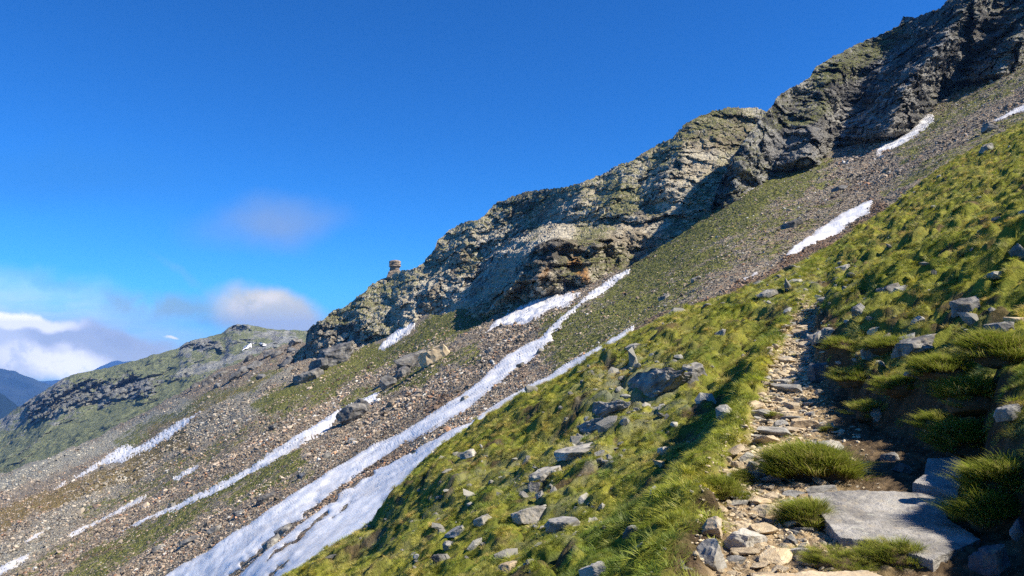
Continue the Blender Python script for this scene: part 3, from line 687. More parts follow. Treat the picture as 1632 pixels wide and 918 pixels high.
SNOWS = [("mid", SNOW_A, 3.2, "longest white snow tongue running from the gully down to the bottom edge"),
         ("mid", SNOW_B, 2.6, "short broad snow lobe just left of the gully head of the longest tongue"),
         ("mid", SNOW_C, 3.0, "ragged snow tongue along the upper edge of the near grassy slope"),
         ("mid", SNOW_D, 2.4, "narrow snow tongue below the low rock outcrop, left of the longest tongue"),
         ("mid", [(320, 656), (295, 666), (268, 681), (242, 699), (222, 710), (205, 709), (188, 714), (172, 727), (150, 740), (114, 761), (132, 756), (165, 737), (196, 737), (214, 726), (242, 714), (268, 700), (296, 680)], 2.2, "far snow streak above the ochre turf, leftmost of the large snow streaks"),
         ("mid", [(104, 766), (94, 771), (86, 776), (92, 776), (100, 771)], 1.6, "tiny snow scrap just below the far snow streak"),
         ("mid", [(233, 787), (200, 803), (165, 822), (130, 840), (104, 855), (112, 856), (140, 842), (175, 823), (210, 804), (232, 791)], 1.6, "hair-thin snow line on the scree left of the narrow tongue"),
         ("mid", [(316, 739), (296, 750), (276, 763), (284, 763), (302, 752), (316, 743)], 1.5, "small thin snow dash in open scree between two longer streaks"),
         ("mid", [(48, 884), (20, 896), (-30, 922), (-20, 928), (22, 906), (46, 890)], 1.8, "thin snow streak in the bottom left corner of the scree"),
         ("mid", [(72, 849), (52, 857), (38, 867), (46, 867), (64, 858)], 1.5, "small snow dash above the bottom left corner streak"),
         ("mid", [(28, 856), (0, 868), (-20, 880), (-14, 882), (10, 869)], 1.5, "thin snow dash at the left edge of the scree"),
         ("mid", [(660, 512), (645, 518), (628, 532), (612, 547), (602, 559), (614, 556), (632, 545), (650, 530), (662, 518)], 2.2, "small snow patch partly in blue shade at the foot of the tan cliff"),
         ("mid", [(1488, 184), (1462, 188), (1432, 199), (1392, 214), (1402, 224), (1396, 246), (1414, 243), (1434, 233), (1460, 215), (1488, 195)], 2.2, "white snow patch right under the dark crag"),
         ("mid", [(1408, 244), (1396, 248), (1392, 253), (1402, 251)], 1.5, "tiny snow scrap below the patch under the dark crag"),
         ("mid", [(1392, 326), (1375, 332), (1345, 344), (1318, 358), (1292, 372), (1268, 388), (1248, 406), (1262, 403), (1292, 391), (1322, 376), (1350, 360), (1366, 350), (1386, 341)], 2.2, "bright spindle-shaped snow patch on the upper scree above the grass"),
         ("mid", [(1650, 158), (1632, 166), (1605, 180), (1580, 192), (1588, 195), (1612, 186), (1632, 177), (1652, 168)], 1.8, "snow sliver at the right edge of the picture high on the slope"),
         ("mid", [(1206, 424), (1192, 431), (1180, 437), (1186, 439), (1200, 433), (1208, 427)], 1.6, "small snow dash just above the grassy knoll by the path")]
def hide(): pass
HOLES = [([(655, 716), (600, 745), (560, 772), (520, 802)], 4.0), ([(505, 808), (470, 834), (440, 858), (400, 888), (372, 916)], 4.0), ([(520, 818), (490, 845), (450, 876), (425, 893)], 2.2), ([(560, 800), (530, 826)], 1.6), ([(460, 892), (430, 918)], 2.2), ([(920, 470), (905, 484), (880, 506)], 1.2)]
snow_polys = []
def make_snow(poly, th, label, step):
    p = np.array(poly, float); x0, y0 = p.min(0) - 8; x1, y1 = p.max(0) + 8
    gx = np.arange(x0, x1, step); gy = np.arange(y0, y1, step); PX, PY = np.meshgrid(gx, gy)
    sd = poly_sd(PX, PY, poly)
    sd = sd + 1.3 * pn(PX / 14, PY / 9, 0, 600) + 1.0 * pn(PX / 5, PY / 4, 0, 601)
    for pts, w in HOLES:
        dd, _ = seg_dist(PX + 5 * pn(PX / 22, PY / 14, 0, 605), PY + 4 * pn(PX / 18, PY / 12, 3, 606), pts)
        sd = np.minimum(sd, dd - w * (.75 + 1.3 * pn(PX / 16, PY / 10, 0, 607)))
    P3 = mid_pos(PX, PY, 2)
    k = np.clip(P3[..., 1] / 150, .3, 2.2)
    # banked snow: rises quickly from its edge and stays level across
    o = (-.20 + .28 * sst(sd, -2.5, 1.5) + .08 * sst(sd, 1, 9)) * k * th / 2.4 + .03 * pn(P3[..., 0] * .35, P3[..., 1] * .35, 0, 602) * k
    P3[..., 2] += o
    keep = (sd > -3.2); kf = keep[:-1, :-1] & keep[1:, :-1] & keep[:-1, 1:] & keep[1:, 1:]
    f = grid_faces(len(gy), len(gx), kf)
    used = np.zeros(PX.size, bool); used[f.ravel()] = True; idx = np.cumsum(used) - 1
    edge = 1 - sst(sd, 1.0, 5.0)
    me = mesh_np("snow_patch", P3.reshape(-1, 3)[used], idx[f], M_SNOW, True, {"edge": ('FLOAT', edge.ravel()[used])})
    return add_obj("snow_patch", me)
for lay_, poly, th, lab in SNOWS:
    big = (np.array(poly).max(0) - np.array(poly).min(0)).max()
    o = make_snow(poly, th, lab, 2.0 if big > 200 else 1.1)
    tag(o, lab, "snow patch", "snow patches lying on the scree slope"); snow_polys.append(poly)
def sheet_snow(poly, lab, data, lift):
    # snow on a sheet known by its own grid of columns
    px, P3, PYs = data
    p = np.array(poly, float); gx = np.arange(p[:, 0].min() - 2, p[:, 0].max() + 2, .8); gy = np.arange(p[:, 1].min() - 2, p[:, 1].max() + 2, .8)
    PX, PY = np.meshgrid(gx, gy); V = np.zeros(PX.shape + (3,))
    for j, xx in enumerate(gx):
        c = int(round((xx - px[0]) / (px[1] - px[0]))); cy = PYs[:, c]
        for a in range(3): V[:, j, a] = np.interp(-gy, -cy, P3[:, c, a])
    sd = poly_sd(PX, PY, poly); V *= (1 - .002); V[..., 2] += lift * sst(sd, -1, 1)
    keep = sd > -.4; kf = keep[:-1, :-1] & keep[1:, :-1] & keep[:-1, 1:] & keep[1:, 1:]
    f = grid_faces(len(gy), len(gx), kf); used = np.zeros(PX.size, bool); used[f.ravel()] = True; idx = np.cumsum(used) - 1
    o = add_obj("snow_patch", mesh_np("snow_patch", V.reshape(-1, 3)[used], idx[f], M_SNOW, True, {"edge": ('FLOAT', np.zeros(int(used.sum())))}))
    tag(o, lab, "snow patch", "snow patches on the far mountain")
sheet_snow([(405, 546), (396, 550), (388, 554), (384, 560), (392, 557), (400, 552)], "small snow fleck on the far mountain below the cloud", LM, 2.)
sheet_snow([(412, 547), (420, 547), (426, 550), (418, 551)], "tiny snow fleck right of the other on the far mountain", LM, 2.)

# ------------------------------------------------------------------ rocks
def ico(sub):
    bm = bmesh.new(); bmesh.ops.create_icosphere(bm, subdivisions=sub, radius=1)
    v = np.array([q.co[:] for q in bm.verts]); f = np.array([[q.index for q in p.verts] for p in bm.faces]); bm.free(); return v, f
ICO = {k: ico(k) for k in (1, 2, 3, 4, 5)}
def rock_shape(seed, sub=4, planes=14, flat=.0, rough=.05):
    r = np.random.default_rng(seed); v, f = ICO[sub]; v = v.copy()
    for i in range(planes):
        n = r.normal(size=3)
        if flat and i < 4: n = np.array([r.normal() * .12, r.normal() * .12, 1.0 if i % 2 else -1.0])
        n /= np.linalg.norm(n); o = (.34 + .05 * r.random()) if (flat and i < 4) else r.uniform(.45, .85)
        d = v @ n - o; v = v - np.maximum(d, 0)[:, None] * n[None]
    nn = v / (np.linalg.norm(v, axis=1)[:, None] + 1e-9)
    v = v + nn * (rough * fbm(v[:, 0] + seed, v[:, 1], v[:, 2], 2.2, 4, .6, seed))[:, None]
    st = np.sin((v[:, 2] + .2 * v[:, 0]) * 22 + 3 * pn(v[:, 0] * 2, v[:, 1] * 2, v[:, 2] * 2, seed)) * .012
    v = v + nn * st[:, None]
    v -= (v.max(0) + v.min(0)) / 2; v /= np.abs(v).max(0)
    return v, f
def rock_obj(name, loc, dims, rot, seed, mat, sub=4, flat=False, planes=14, rough=.05, smooth=False):
    v, f = rock_shape(seed, sub, planes, flat, rough)
    v = v * np.array(dims) / 2
    o = add_obj(name, mesh_np(name, v, f, mat, smooth)); o.location = loc; o.rotation_euler = rot
    return o

# --- big rocks set in the near slope: (px, py of centre, width px, height px, depth m factor, tilt, material, label)
NEAR = [
 # name, px, py, w, h, mat, roll deg (about view axis), seed, label, category
 ("flat_slab", 1425, 838, 0, 0, M_SLAB, 0, 1, "", ""),
 ("rock_outcrop", 1040, 607, 150, 62, M_BOULDER, -22, 11, "largest blue-grey rock outcrop set in the grass left of the path", "rock outcrop"),
 ("rock_outcrop", 972, 640, 92, 50, M_BOULDER, -26, 12, "pale-topped rock ledge just below the largest outcrop in the grass", "rock outcrop"),
 ("rock_outcrop", 950, 672, 66, 34, M_BOULDER, -22, 13, "dark low rock at the bottom end of the large outcrop", "rock outcrop"),
 ("boulder", 1108, 586, 38, 34, M_SLAB, -35, 14, "upright pale stone at the top right end of the large outcrop", "boulder"),
 ("boulder", 1098, 602, 34, 18, M_SLAB, -10, 15, "flat pale stone leaning under the upright stone of the outcrop", "boulder"),
 ("boulder", 1157, 653, 32, 22, M_SLAB, -8, 16, "small light wedge-shaped stone on the grass left of the path", "boulder"),
 ("boulder", 1309, 541, 44, 24, M_BOULDER, -18, 17, "blue-grey stone at the upper right edge of the path tread", "boulder"),
 ("boulder", 1323, 531, 26, 18, M_SLAB, -30, 18, "pale stone behind the blue-grey stone at the upper path edge", "boulder"),
 ("boulder", 1308, 591, 44, 42, M_BOULDER, -18, 19, "tall grey stone with shaded left side standing on the right edge of the path", "boulder"),
 ("boulder", 1306, 625, 18, 12, M_TAN, 0, 20, "small orange-brown stone in the shade right of the path", "boulder"),
 ("boulder", 1478, 545, 100, 26, M_BOULDER, -17, 21, "long grey tilted slab in the grass above the bank", "boulder"),
 ("boulder", 1405, 550, 60, 34, M_BOULDER, -25, 22, "rounded dark rock left of the long tilted slab above the bank", "boulder"),
 ("boulder", 1476, 597, 62, 11, M_SLAB, 0, 23, "thin flat pale stone under the long tilted slab", "boulder"),
 ("boulder", 1543, 484, 46, 24, M_BOULDER, -14, 24, "grey rock with pale base high in the right-hand grass", "boulder"),
 ("boulder", 1600, 520, 52, 22, M_BOULDER, -12, 25, "dark grey rock with flat top near the right edge in the grass", "boulder"),
 ("boulder", 1622, 510, 36, 8, M_TAN, -2, 26, "thin pinkish flat stone on top of the dark rock at the right edge", "boulder"),
 ("boulder", 1465, 510, 22, 14, M_SLAB, -30, 27, "small bright white stone in the middle of the right-hand grass", "boulder"),
 ("boulder", 1395, 528, 24, 12, M_TAN, -10, 28, "small reddish stone left of the white stone in the right-hand grass", "boulder"),
 ("boulder", 1618, 657, 56, 24, M_SLAB, -10, 29, "bright lit stone sticking out of the tussocks at the right edge", "boulder"),
 ("boulder", 1628, 405, 30, 26, M_BOULDER, 20, 30, "blue-grey rock at the right edge high in the grass", "boulder"),
 ("boulder", 1594, 438, 40, 12, M_SLAB, -6, 31, "pale flat stone below the high blue-grey rock on the right", "boulder"),
 ("boulder", 1590, 893, 74, 44, M_BOULDER, -14, 32, "rounded blue-grey stone in the shade at the bottom right corner", "boulder"),
 ("boulder", 1626, 838, 34, 34, M_BOULDER, 10, 33, "grey stone half hidden in grass at the right edge above the corner stone", "boulder"),
 ("boulder", 1424, 729, 36, 16, M_BOULDER, -6, 34, "flat shaded stone on the shaded ground behind the large slab", "boulder"),
 ("boulder", 1442, 747, 30, 16, M_BOULDER, 32, 35, "small tilted stone right beside the flat shaded stone behind the slab", "boulder"),
 ("boulder", 1402, 655, 36, 24, M_BOULDER, -18, 36, "shaded grey stone under the bank tussocks", "boulder"),
 ("boulder", 1484, 685, 24, 8, M_TAN, 2, 37, "small reddish stone in the shaded bank above the broken slab", "boulder"),
 ("boulder", 1312, 712, 92, 22, M_SLAB, -8, 38, "flat lit rock behind the big grass tussock in the path", "boulder"),
 ("boulder", 1138, 840, 40, 34, M_TAN, -22, 39, "tan blocky stone at the left edge of the path near the bottom", "boulder"),
 ("boulder", 1189, 860, 80, 34, M_SLAB, 4, 40, "grey flat-topped stone in the lower path with tan stones above it", "boulder"),
 ("boulder", 1135, 886, 52, 48, M_SLAB, -28, 41, "weathered pale slab leaning on brown soil at the bottom of the path", "boulder"),
 ("boulder", 1180, 837, 46, 22, M_TAN, 8, 42, "flat yellowish stone directly behind the grey flat-topped stone", "boulder"),
 ("boulder", 1222, 816, 28, 24, M_TAN, -8, 43, "brown rounded stone in the lower path beside the grass strip", "boulder"),
 ("boulder", 1190, 727, 26, 18, M_SLAB, -5, 44, "pale top stone of the little stone pile at the left path edge", "boulder"),
 ("boulder", 1199, 744, 22, 18, M_SLAB, 0, 45, "squarish pale stone in the middle of the little stone pile", "boulder"),
 ("boulder", 1219, 743, 20, 20, M_BOULDER, -12, 46, "grey stone at the right of the little stone pile", "boulder"),
 ("boulder", 1176, 740, 24, 14, M_TAN, 10, 47, "tan stone at the left of the little stone pile", "boulder"),
 ("boulder", 1203, 762, 20, 15, M_SLAB, 8, 48, "round pale stone at the bottom of the little stone pile", "boulder"),
 ("boulder", 1222, 760, 20, 18, M_BOULDER, -25, 49, "dark grey stone at the bottom right of the little stone pile", "boulder"),
 ("boulder", 1246, 573, 16, 11, M_SLAB, 0, 50, "small white stone on the upper path", "boulder"),
 ("boulder", 1215, 659, 40, 16, M_SLAB, 4, 51, "pale flat stone at the left edge of the middle path", "boulder"),
 ("boulder", 1282, 675, 44, 18, M_TAN, 6, 52, "broad flat tan stone in the middle of the path", "boulder"),
 ("boulder", 1255, 660, 36, 12, M_TAN, -6, 53, "flat tan stone behind the broad flat one on the path", "boulder"),
 ("boulder", 1315, 680, 36, 14, M_TAN, 0, 54, "tan stone at the right edge of the middle path beside the shade", "boulder"),
 ("boulder", 745, 725, 32, 14, M_SLAB, -30, 55, "long pale stone low on the left grassy slope near the snow edge", "boulder"),
 ("boulder", 870, 755, 60, 16, M_SLAB, -20, 56, "flat pale rock slab in the middle of the left grassy slope", "boulder"),
 ("boulder", 926, 720, 90, 20, M_SLAB, -16, 57, "long light rock slab in the grass below the outcrop", "boulder"),
 ("boulder", 845, 822, 64, 26, M_BOULDER, -18, 58, "broad lichen-covered rock low on the left grassy slope", "boulder"),
 ("boulder", 897, 835, 60, 22, M_SLAB, -12, 59, "pale rock right of the lichen-covered rock on the left grassy slope", "boulder"),
 ("boulder", 1005, 846, 30, 22, M_BOULDER, -14, 60, "dark stone in a grass hollow left of the lower path", "boulder"),
 ("boulder", 947, 910, 50, 22, M_SLAB, -16, 61, "white stone at the bottom edge left of the path", "boulder"),
 ("boulder", 716, 870, 24, 16, M_SLAB, -4, 62, "round white stone near the bottom of the left grassy slope", "boulder"),
 ("boulder", 700, 888, 26, 14, M_BOULDER, -24, 63, "grey stone just below the round white stone", "boulder"),
 ("boulder", 770, 828, 34, 16, M_SLAB, -22, 64, "pale stone halfway up the left grassy slope beside a dark hollow", "boulder"),
 ("boulder", 728, 850, 46, 12, M_SLAB, -28, 65, "long light stone lying along the lower left slope", "boulder"),
 ("boulder", 850, 777, 20, 18, M_BOULDER, 10, 66, "grey stone on top of the stone heap in the left grass", "boulder"),
 ("boulder", 836, 788, 20, 14, M_SLAB, -12, 67, "pale stone on the left side of the stone heap in the grass", "boulder"),
 ("boulder", 862, 786, 18, 14, M_SLAB, 0, 68, "white stone on the right side of the stone heap in the grass", "boulder"),
 ("boulder", 1052, 745, 26, 12, M_TAN, 14, 69, "small brownish stone in the grass halfway between outcrop and lower path", "boulder"),
 ("boulder", 1060, 717, 26, 14, M_SLAB, -8, 70, "small pale stone in the grass below the outcrop's right end", "boulder"),
 ("boulder", 1225, 470, 40, 14, M_BOULDER, -28, 71, "grey stone on top of the grassy knoll where the path disappears", "boulder"),
 ("boulder", 1010, 552, 30, 10, M_SLAB, -26, 72, "pale thin stone at the top end of the ragged snow tongue", "boulder"),
 ("boulder", 1345, 425, 26, 9, M_SLAB, -22, 73, "pale stone high in the grass under the spindle-shaped snow patch", "boulder"),
 ("boulder", 1425, 457, 34, 14, M_BOULDER, -24, 74, "grey stone in the middle height of the right-hand grass", "boulder"),
 ("boulder", 1372, 492, 30, 18, M_BOULDER, -30, 75, "dark stone in the grass above the end of the path", "boulder"),
 ("boulder", 1575, 235, 24, 14, M_BOULDER, -14, 76, "dark rock on the skyline part of the right-hand grass", "boulder"),
 ("boulder", 1150, 530, 22, 10, M_SLAB, -28, 77, "small pale stone on the grass beside the knoll's shaded side", "boulder"),
 ("boulder", 812, 905, 36, 14, M_TAN, -14, 78, "tan stone at the bottom edge of the left grassy slope", "boulder"),
]
near_things = []
for nm, px, py, w, h, mat, roll, seed, lab, cat in NEAR:
    if nm == "flat_slab": continue
    x, y, z = hit_near(px, py + h * .35)
    wm, hm = w * y / F * .86, h * y / F * .86
    dep = .45 if nm == 'rock_outcrop' else (.75 if w > 1.6 * h else .95)
    o = rock_obj(nm, (x, y + wm * .18, z + hm * .12), (wm * 1.08, wm * dep, hm * 1.35), (random.uniform(-.2, .2), R(roll), random.uniform(-.3, .3)), seed, mat, 5 if w > 60 else 4, flat=(w > 1.6 * h), planes=26 if nm == 'rock_outcrop' else 16, rough=.13 if nm == 'rock_outcrop' else .07)
    if roll: o.rotation_euler = (random.uniform(-.15, .15), R(roll * .9), random.uniform(-.2, .2))
    if nm == 'rock_outcrop': o.rotation_euler = (1.15, R(roll), R(-42)); o.scale = (1.1, 1.15, .8); o.location.z -= hm * .18
    tag(o, lab, cat, "rocks set in the near grassy slope and path"); near_things.append((x, y, z, wm))

# --- the large slab in the tread and its neighbours: outline polygons given as ground points
def slab_from_px(name, pts, thick, mat, label, seed, z0=None, dome=.02, tilt=(0, 0), group="large flat slabs in the path"):
    # outline in the photo, laid on a plane just above the ground
    zpl = z0; W_ = []
    for (a, b) in pts:
        u, v = [float(q) for q in uvof(a, b)]
        # plane z = zpl + tilt.x*(x-3)+tilt.y*(y-7)
        y = (zpl - tilt[0] * 3 - tilt[1] * 7) / (v - tilt[0] * u - tilt[1]); W_.append((u * y, y))
    P2 = np.array(W_); c = P2.mean(0)
    st = .014
    gx = np.arange(P2[:, 0].min() - .08, P2[:, 0].max() + .08, st); gy = np.arange(P2[:, 1].min() - .08, P2[:, 1].max() + .08, st)
    GX, GY = np.meshgrid(gx, gy); sd = poly_sd(GX, GY, [tuple(q) for q in P2]) + .010 * pn(GX * 6, GY * 6, 0, seed) + .008 * pn(GX * 16, GY * 16, 0, seed + 1)
    keep = sd > -.02; kf = keep[:-1, :-1] & keep[1:, :-1] & keep[:-1, 1:] & keep[1:, 1:]
    f = grid_faces(len(gy), len(gx), kf); used = np.zeros(GX.size, bool); used[f.ravel()] = True; idx = np.cumsum(used) - 1; f = idx[f]
    ztop = zpl + tilt[0] * (GX - 3) + tilt[1] * (GY - 7) + dome * pn(GX * 1.3, GY * 1.3, 0, seed + 2) + .007 * fbm(GX, GY, 0, 5, 4, .65, seed + 3)
    stp = pn(GX * 1.1 + 9, GY * 1.1, 0, seed + 8); ztop = ztop - .012 * sst(stp, -.12, -.16)
    ztop -= .02 * (1 - sst(sd, -.02, .02)) ** 2
    gyy, gxx = np.gradient(sd, st); gl = np.maximum(np.hypot(gxx, gyy), .5); mv = np.where(sd < st * .9, np.clip(-sd, -.02, .03), 0)
    GX = GX + gxx / gl * mv; GY = GY + gyy / gl * mv          # the rim follows the outline, not the grid
    top = np.stack([GX, GY, ztop], -1).reshape(-1, 3)[used]
    # boundary edges for the skirt
    ed = np.concatenate([f[:, [0, 1]], f[:, [1, 2]], f[:, [2, 3]], f[:, [3, 0]]]); se = np.sort(ed, 1)
    _, inv, cnt = np.unique(se, axis=0, return_inverse=True, return_counts=True); bd = ed[cnt[inv.ravel()] == 1]
    n = len(top); ctr = np.array([c[0], c[1]])
    layers = [top]; faces = [f]
    for k, (inn, dz) in enumerate(((.0, .35), (-.01, .7), (.03, 1.0))):
        b = top.copy(); d = b[:, :2] - ctr; dl = np.linalg.norm(d, axis=1)[:, None] + 1e-6
        b[:, :2] -= d / dl * (inn + .02 * pn(b[:, 0] * 5, b[:, 1] * 5, k * 1.7, seed + 5))[:, None] if np.ndim(inn) == 0 else 0
        b[:, 2] -= thick * dz; layers.append(b)
        a0, a1 = n * k, n * (k + 1)
        faces.append(np.stack([bd[:, 1] + a0, bd[:, 0] + a0, bd[:, 0] + a1, bd[:, 1] + a1], -1))
    faces.append(f[:, ::-1] + n * 3)
    V = np.concatenate(layers); Fc = np.concatenate(faces)
    us = np.zeros(len(V), bool); us[Fc.ravel()] = True; ix = np.cumsum(us) - 1
    V = V[us]; org = V.mean(0); o = add_obj(name, mesh_np(name, V - org, ix[Fc], mat, False)); o.location = org
    return tag(o, label, "stone slab", group)
slab_from_px("flat_slab", [(1288, 785), (1345, 781), (1446, 781), (1500, 792), (1520, 805), (1510, 822), (1562, 856), (1530, 872), (1486, 892), (1440, 880), (1392, 862), (1340, 858), (1318, 832)], .40, M_PAVE, "largest flat pale slab, half in shadow, in front of the grass tussock", 700, -1.41, .010, (.02, .06))
slab_from_px("flat_slab", [(1478, 731), (1530, 729), (1534, 762), (1526, 788), (1494, 777), (1454, 769), (1474, 755)], .22, M_PAVE, "shaded blue-grey slab behind the right end of the largest slab", 720, -1.40, .010, (.03, .12))
slab_from_px("flat_slab", [(1200, 916), (1290, 908), (1380, 908), (1420, 922), (1440, 960), (1180, 960)], .22, M_TAN, "lit tan slab cut off by the bottom edge of the picture", 730, -1.52, .02)

# --- rocks on the middle slope
def mid_rock(name, px, py, w, h, mat, roll, seed, lab, cat="boulder", group="boulders on the scree slope", sub=4):
    P3 = mid_pos(np.array([px]), np.array([py + h * .4]))[0]; d = P3[1]; wm, hm = w * d / F, h * d / F
    o = rock_obj(name, (P3[0], P3[1] + wm * .25, P3[2] + hm * .35), (wm * 1.1, wm * .8, hm * 1.3), (random.uniform(-.15, .15), R(roll), random.uniform(-.3, .3)), seed, mat, sub, flat=(w > 2 * h), planes=18, rough=.09)
    return tag(o, lab, cat, group)
mid_rock("boulder", 560, 664, 46, 30, M_DARK, -20, 101, "dark boulder beside the narrow snow tongue casting blue shade on it")
mid_rock("boulder", 572, 652, 30, 18, M_DARK, -24, 102, "grey slanted rock above the dark boulder beside the snow")
mid_rock("rock_outcrop", 655, 575, 52, 22, M_DARK, -18, 103, "left half of the low tan outcrop on the green band below the cliffs", "rock outcrop")
mid_rock("rock_outcrop", 692, 572, 52, 24, M_TAN, -20, 104, "smooth yellowish right half of the low outcrop on the green band", "rock outcrop")
mid_rock("boulder", 640, 595, 26, 16, M_DARK, -30, 105, "broken rocks below the left end of the low outcrop")
mid_rock("boulder", 617, 612, 26, 20, M_DARK, -40, 106, "dark rock at the head of the narrow snow tongue")
mid_rock("crag", 530, 572, 62, 34, M_DARK, -14, 107, "black layered crag at the left foot of the tan cliff", "crag", None, 5)
mid_rock("crag", 487, 603, 46, 20, M_DARK, -30, 108, "low dark crag furthest left below the cliff", "crag", None, 5)
mid_rock("crag", 505, 590, 36, 22, M_DARK, -24, 109, "dark crag between the black layered crag and the lowest one", "crag", None)
mid_rock("boulder", 434, 676, 16, 9, M_DARK, -30, 110, "small dark boulder alone in the open scree on the left")
mid_rock("boulder", 272, 808, 12, 7, M_DARK, -20, 111, "small dark boulder on the lower part of the narrow snow tongue")
mid_rock("boulder", 420, 797, 30, 12, M_DARK, -28, 112, "dark slanted rock in the scree left of the longest snow tongue")
mid_rock("boulder", 300, 868, 30, 10, M_DARK, -18, 113, "dark low rock in the scree near the bottom edge")
mid_rock("boulder", 448, 846, 34, 11, M_BOULDER, -30, 114, "upper brown rock poking out between the two lower snow tongues")
mid_rock("boulder", 430, 868, 30, 12, M_DARK, -32, 115, "lower dark rock poking out between the two lower snow tongues")
mid_rock("boulder", 1265, 360, 34, 12, M_DARK, -22, 116, "dark rock at the upper left side of the spindle-shaped snow patch")
mid_rock("boulder", 1340, 300, 24, 8, M_DARK, -22, 117, "dark rock on the upper scree above the spindle-shaped snow patch")
mid_rock("boulder", 1582, 204, 22, 14, M_DARK, 10, 118, "dark rock near the skyline sliver of snow on the right")
for i, (px, py, w, h) in enumerate([(470, 548, 22, 12), (455, 575, 24, 14), (440, 566, 20, 10), (425, 568, 20, 12), (405, 585, 24, 12), (385, 592, 20, 11), (372, 602, 22, 11), (350, 596, 20, 9), (395, 572, 18, 9), (330, 610, 18, 8), (310, 616, 16, 7), (345, 616, 16, 8), (415, 600, 14, 9), (480, 560, 18, 12), (462, 560, 16, 10)]):
    mid_rock("crag", px, py, w, h, M_DARK, -28, 130 + i, "small dark crag on the rib left of the tan cliff", "crag", "small crags along the left rib", 3)
for i, (px, py, w, h) in enumerate([(1060, 470, 20, 7), (1110, 442, 16, 7), (830, 585, 14, 7), (950, 600 - 20, 12, 6), (860, 560, 14, 7), (740, 640, 14, 7), (780, 560, 14, 7), (560, 700, 14, 8), (600, 670, 14, 8), (650, 640, 14, 7), (480, 760, 16, 8), (380, 820, 18, 9), (340, 850, 20, 9), (250, 880, 18, 7), (520, 730, 14, 8)]):
    mid_rock("boulder", px, py, w, h, M_BOULDER, -26, 150 + i, "larger grey block lying among the scree stones", "boulder", "larger blocks among the scree", 3)

# --- stone pillar on the skyline
def pillar():
    px, P3 = dataC; c = int(np.argmin(np.abs(px - 628))); base = P3[-1, c]; d = base[1]; m = d / F
    prof = [(-8, 14), (0, 11.5), (3, 10.2), (6, 8.6), (9, 8.4), (11.5, 9.6), (12, 11.2), (14, 9.6), (15, 10.6), (17, 9.2), (17.6, 10.4), (20, 9.4), (20.8, 8.4), (22, 4.0), (22.2, 0.01)]
    nA = 40; V = []
    hs_ = np.linspace(-8, 22.2, 70)
    for h in hs_:
        r = np.interp(h, [q[0] for q in prof], [q[1] for q in prof])
        for k in range(nA):
            a = 2 * math.pi * k / nA; ca, sa = math.cos(a), math.sin(a)
            sq = 1 / max(abs(ca), abs(sa)) ** .55
            rr = r * sq * .88 * (1 + .16 * float(pn(ca * 1.5 + 4, sa * 1.5, h * .25)) + .08 * float(pn(ca * 4, sa * 4, h * .9)))
            V.append((rr * ca * m + .05 * h * m, rr * sa * m * .8, h * m))
    V = np.array(V); n = len(hs_)
    f = [(i * nA + k, i * nA + (k + 1) % nA, (i + 1) * nA + (k + 1) % nA, (i + 1) * nA + k) for i in range(n - 1) for k in range(nA)]
    o = add_obj("rock_pillar", mesh_np("rock_pillar", V, np.array(f), mat_rock("pillar_rock", (.34, .27, .21), (.10, .09, .08), (.30, .20, .12), (.2, .18, .12), .12, .3), False))
    o.location = (float(base[0]), float(base[1]) + 2, float(base[2]) - .3)
    tag(o, "squat brown rock pillar with overhanging cap standing alone on the skyline", "rock pillar")
pillar()

# ------------------------------------------------------------------ scree stones on the middle slope (uncountable)
def scatter_mesh(name, pos, scl, rotm, var, shapes, mat, col):
    V, Fc, C = [], [], []; off = 0
    for k, (v, f) in enumerate(shapes):
        m = var == k
        if not m.any(): continue
        p = pos[m]; n = len(p)
        vv = np.einsum('nij,nvj->nvi', rotm[m], v[None] * scl[m][:, None, :]) + p[:, None]
        V.append(vv.reshape(-1, 3)); Fc.append((f[None] + (np.arange(n) * len(v))[:, None, None] + off).reshape(-1, 3)); C.append(np.repeat(col[m], len(v), 0)); off += n * len(v)
    me = mesh_np(name, np.concatenate(V), np.concatenate(Fc), mat, False, {"tint": ('FLOAT_COLOR', np.concatenate(C))})
    return add_obj(name, me)
def rotmats(n, r, tilt=.5):
    a = r.uniform(0, 2 * math.pi, n); b = r.normal(0, tilt, n); c = r.normal(0, tilt, n)
    ca, sa, cb, sb, cc, sc = np.cos(a), np.sin(a), np.cos(b), np.sin(b), np.cos(c), np.sin(c); z, o = np.zeros(n), np.ones(n)
    A = np.array([[ca, -sa, z], [sa, ca, z], [z, z, o]]); B = np.array([[o, z, z], [z, cb, -sb], [z, sb, cb]]); C = np.array([[cc, z, sc], [z, o, z], [-sc, z, cc]])
    A, B, C = [np.moveaxis(q, 2, 0) for q in (A, B, C)]; return B @ C @ A
LOW = []
for k in range(12):
    v, f = rock_shape(900 + k, 2 if k < 2 else 1, 9, flat=(k % 3 == 0), rough=.06); LOW.append((v, f))
def mat_tint():
    m, n, b = newmat("scree_stone", .9, .2); g = n.n.new('ShaderNodeNewGeometry')
    c = n.attr("tint")[0]; a = n.noise(g.outputs['Position'], 3.0, 5, .65)
    n.link(n.mixc(1.0, c, n.mixc(a, (.6, .6, .6, 1), (1.35, 1.33, 1.3, 1)), 'MULTIPLY'), b.inputs['Base Color'])
    n.link(n.bump(n.noise(g.outputs['Position'], 9, 5, .7), .8, .05), b.inputs['Normal']); return m
M_TINT = mat_tint()
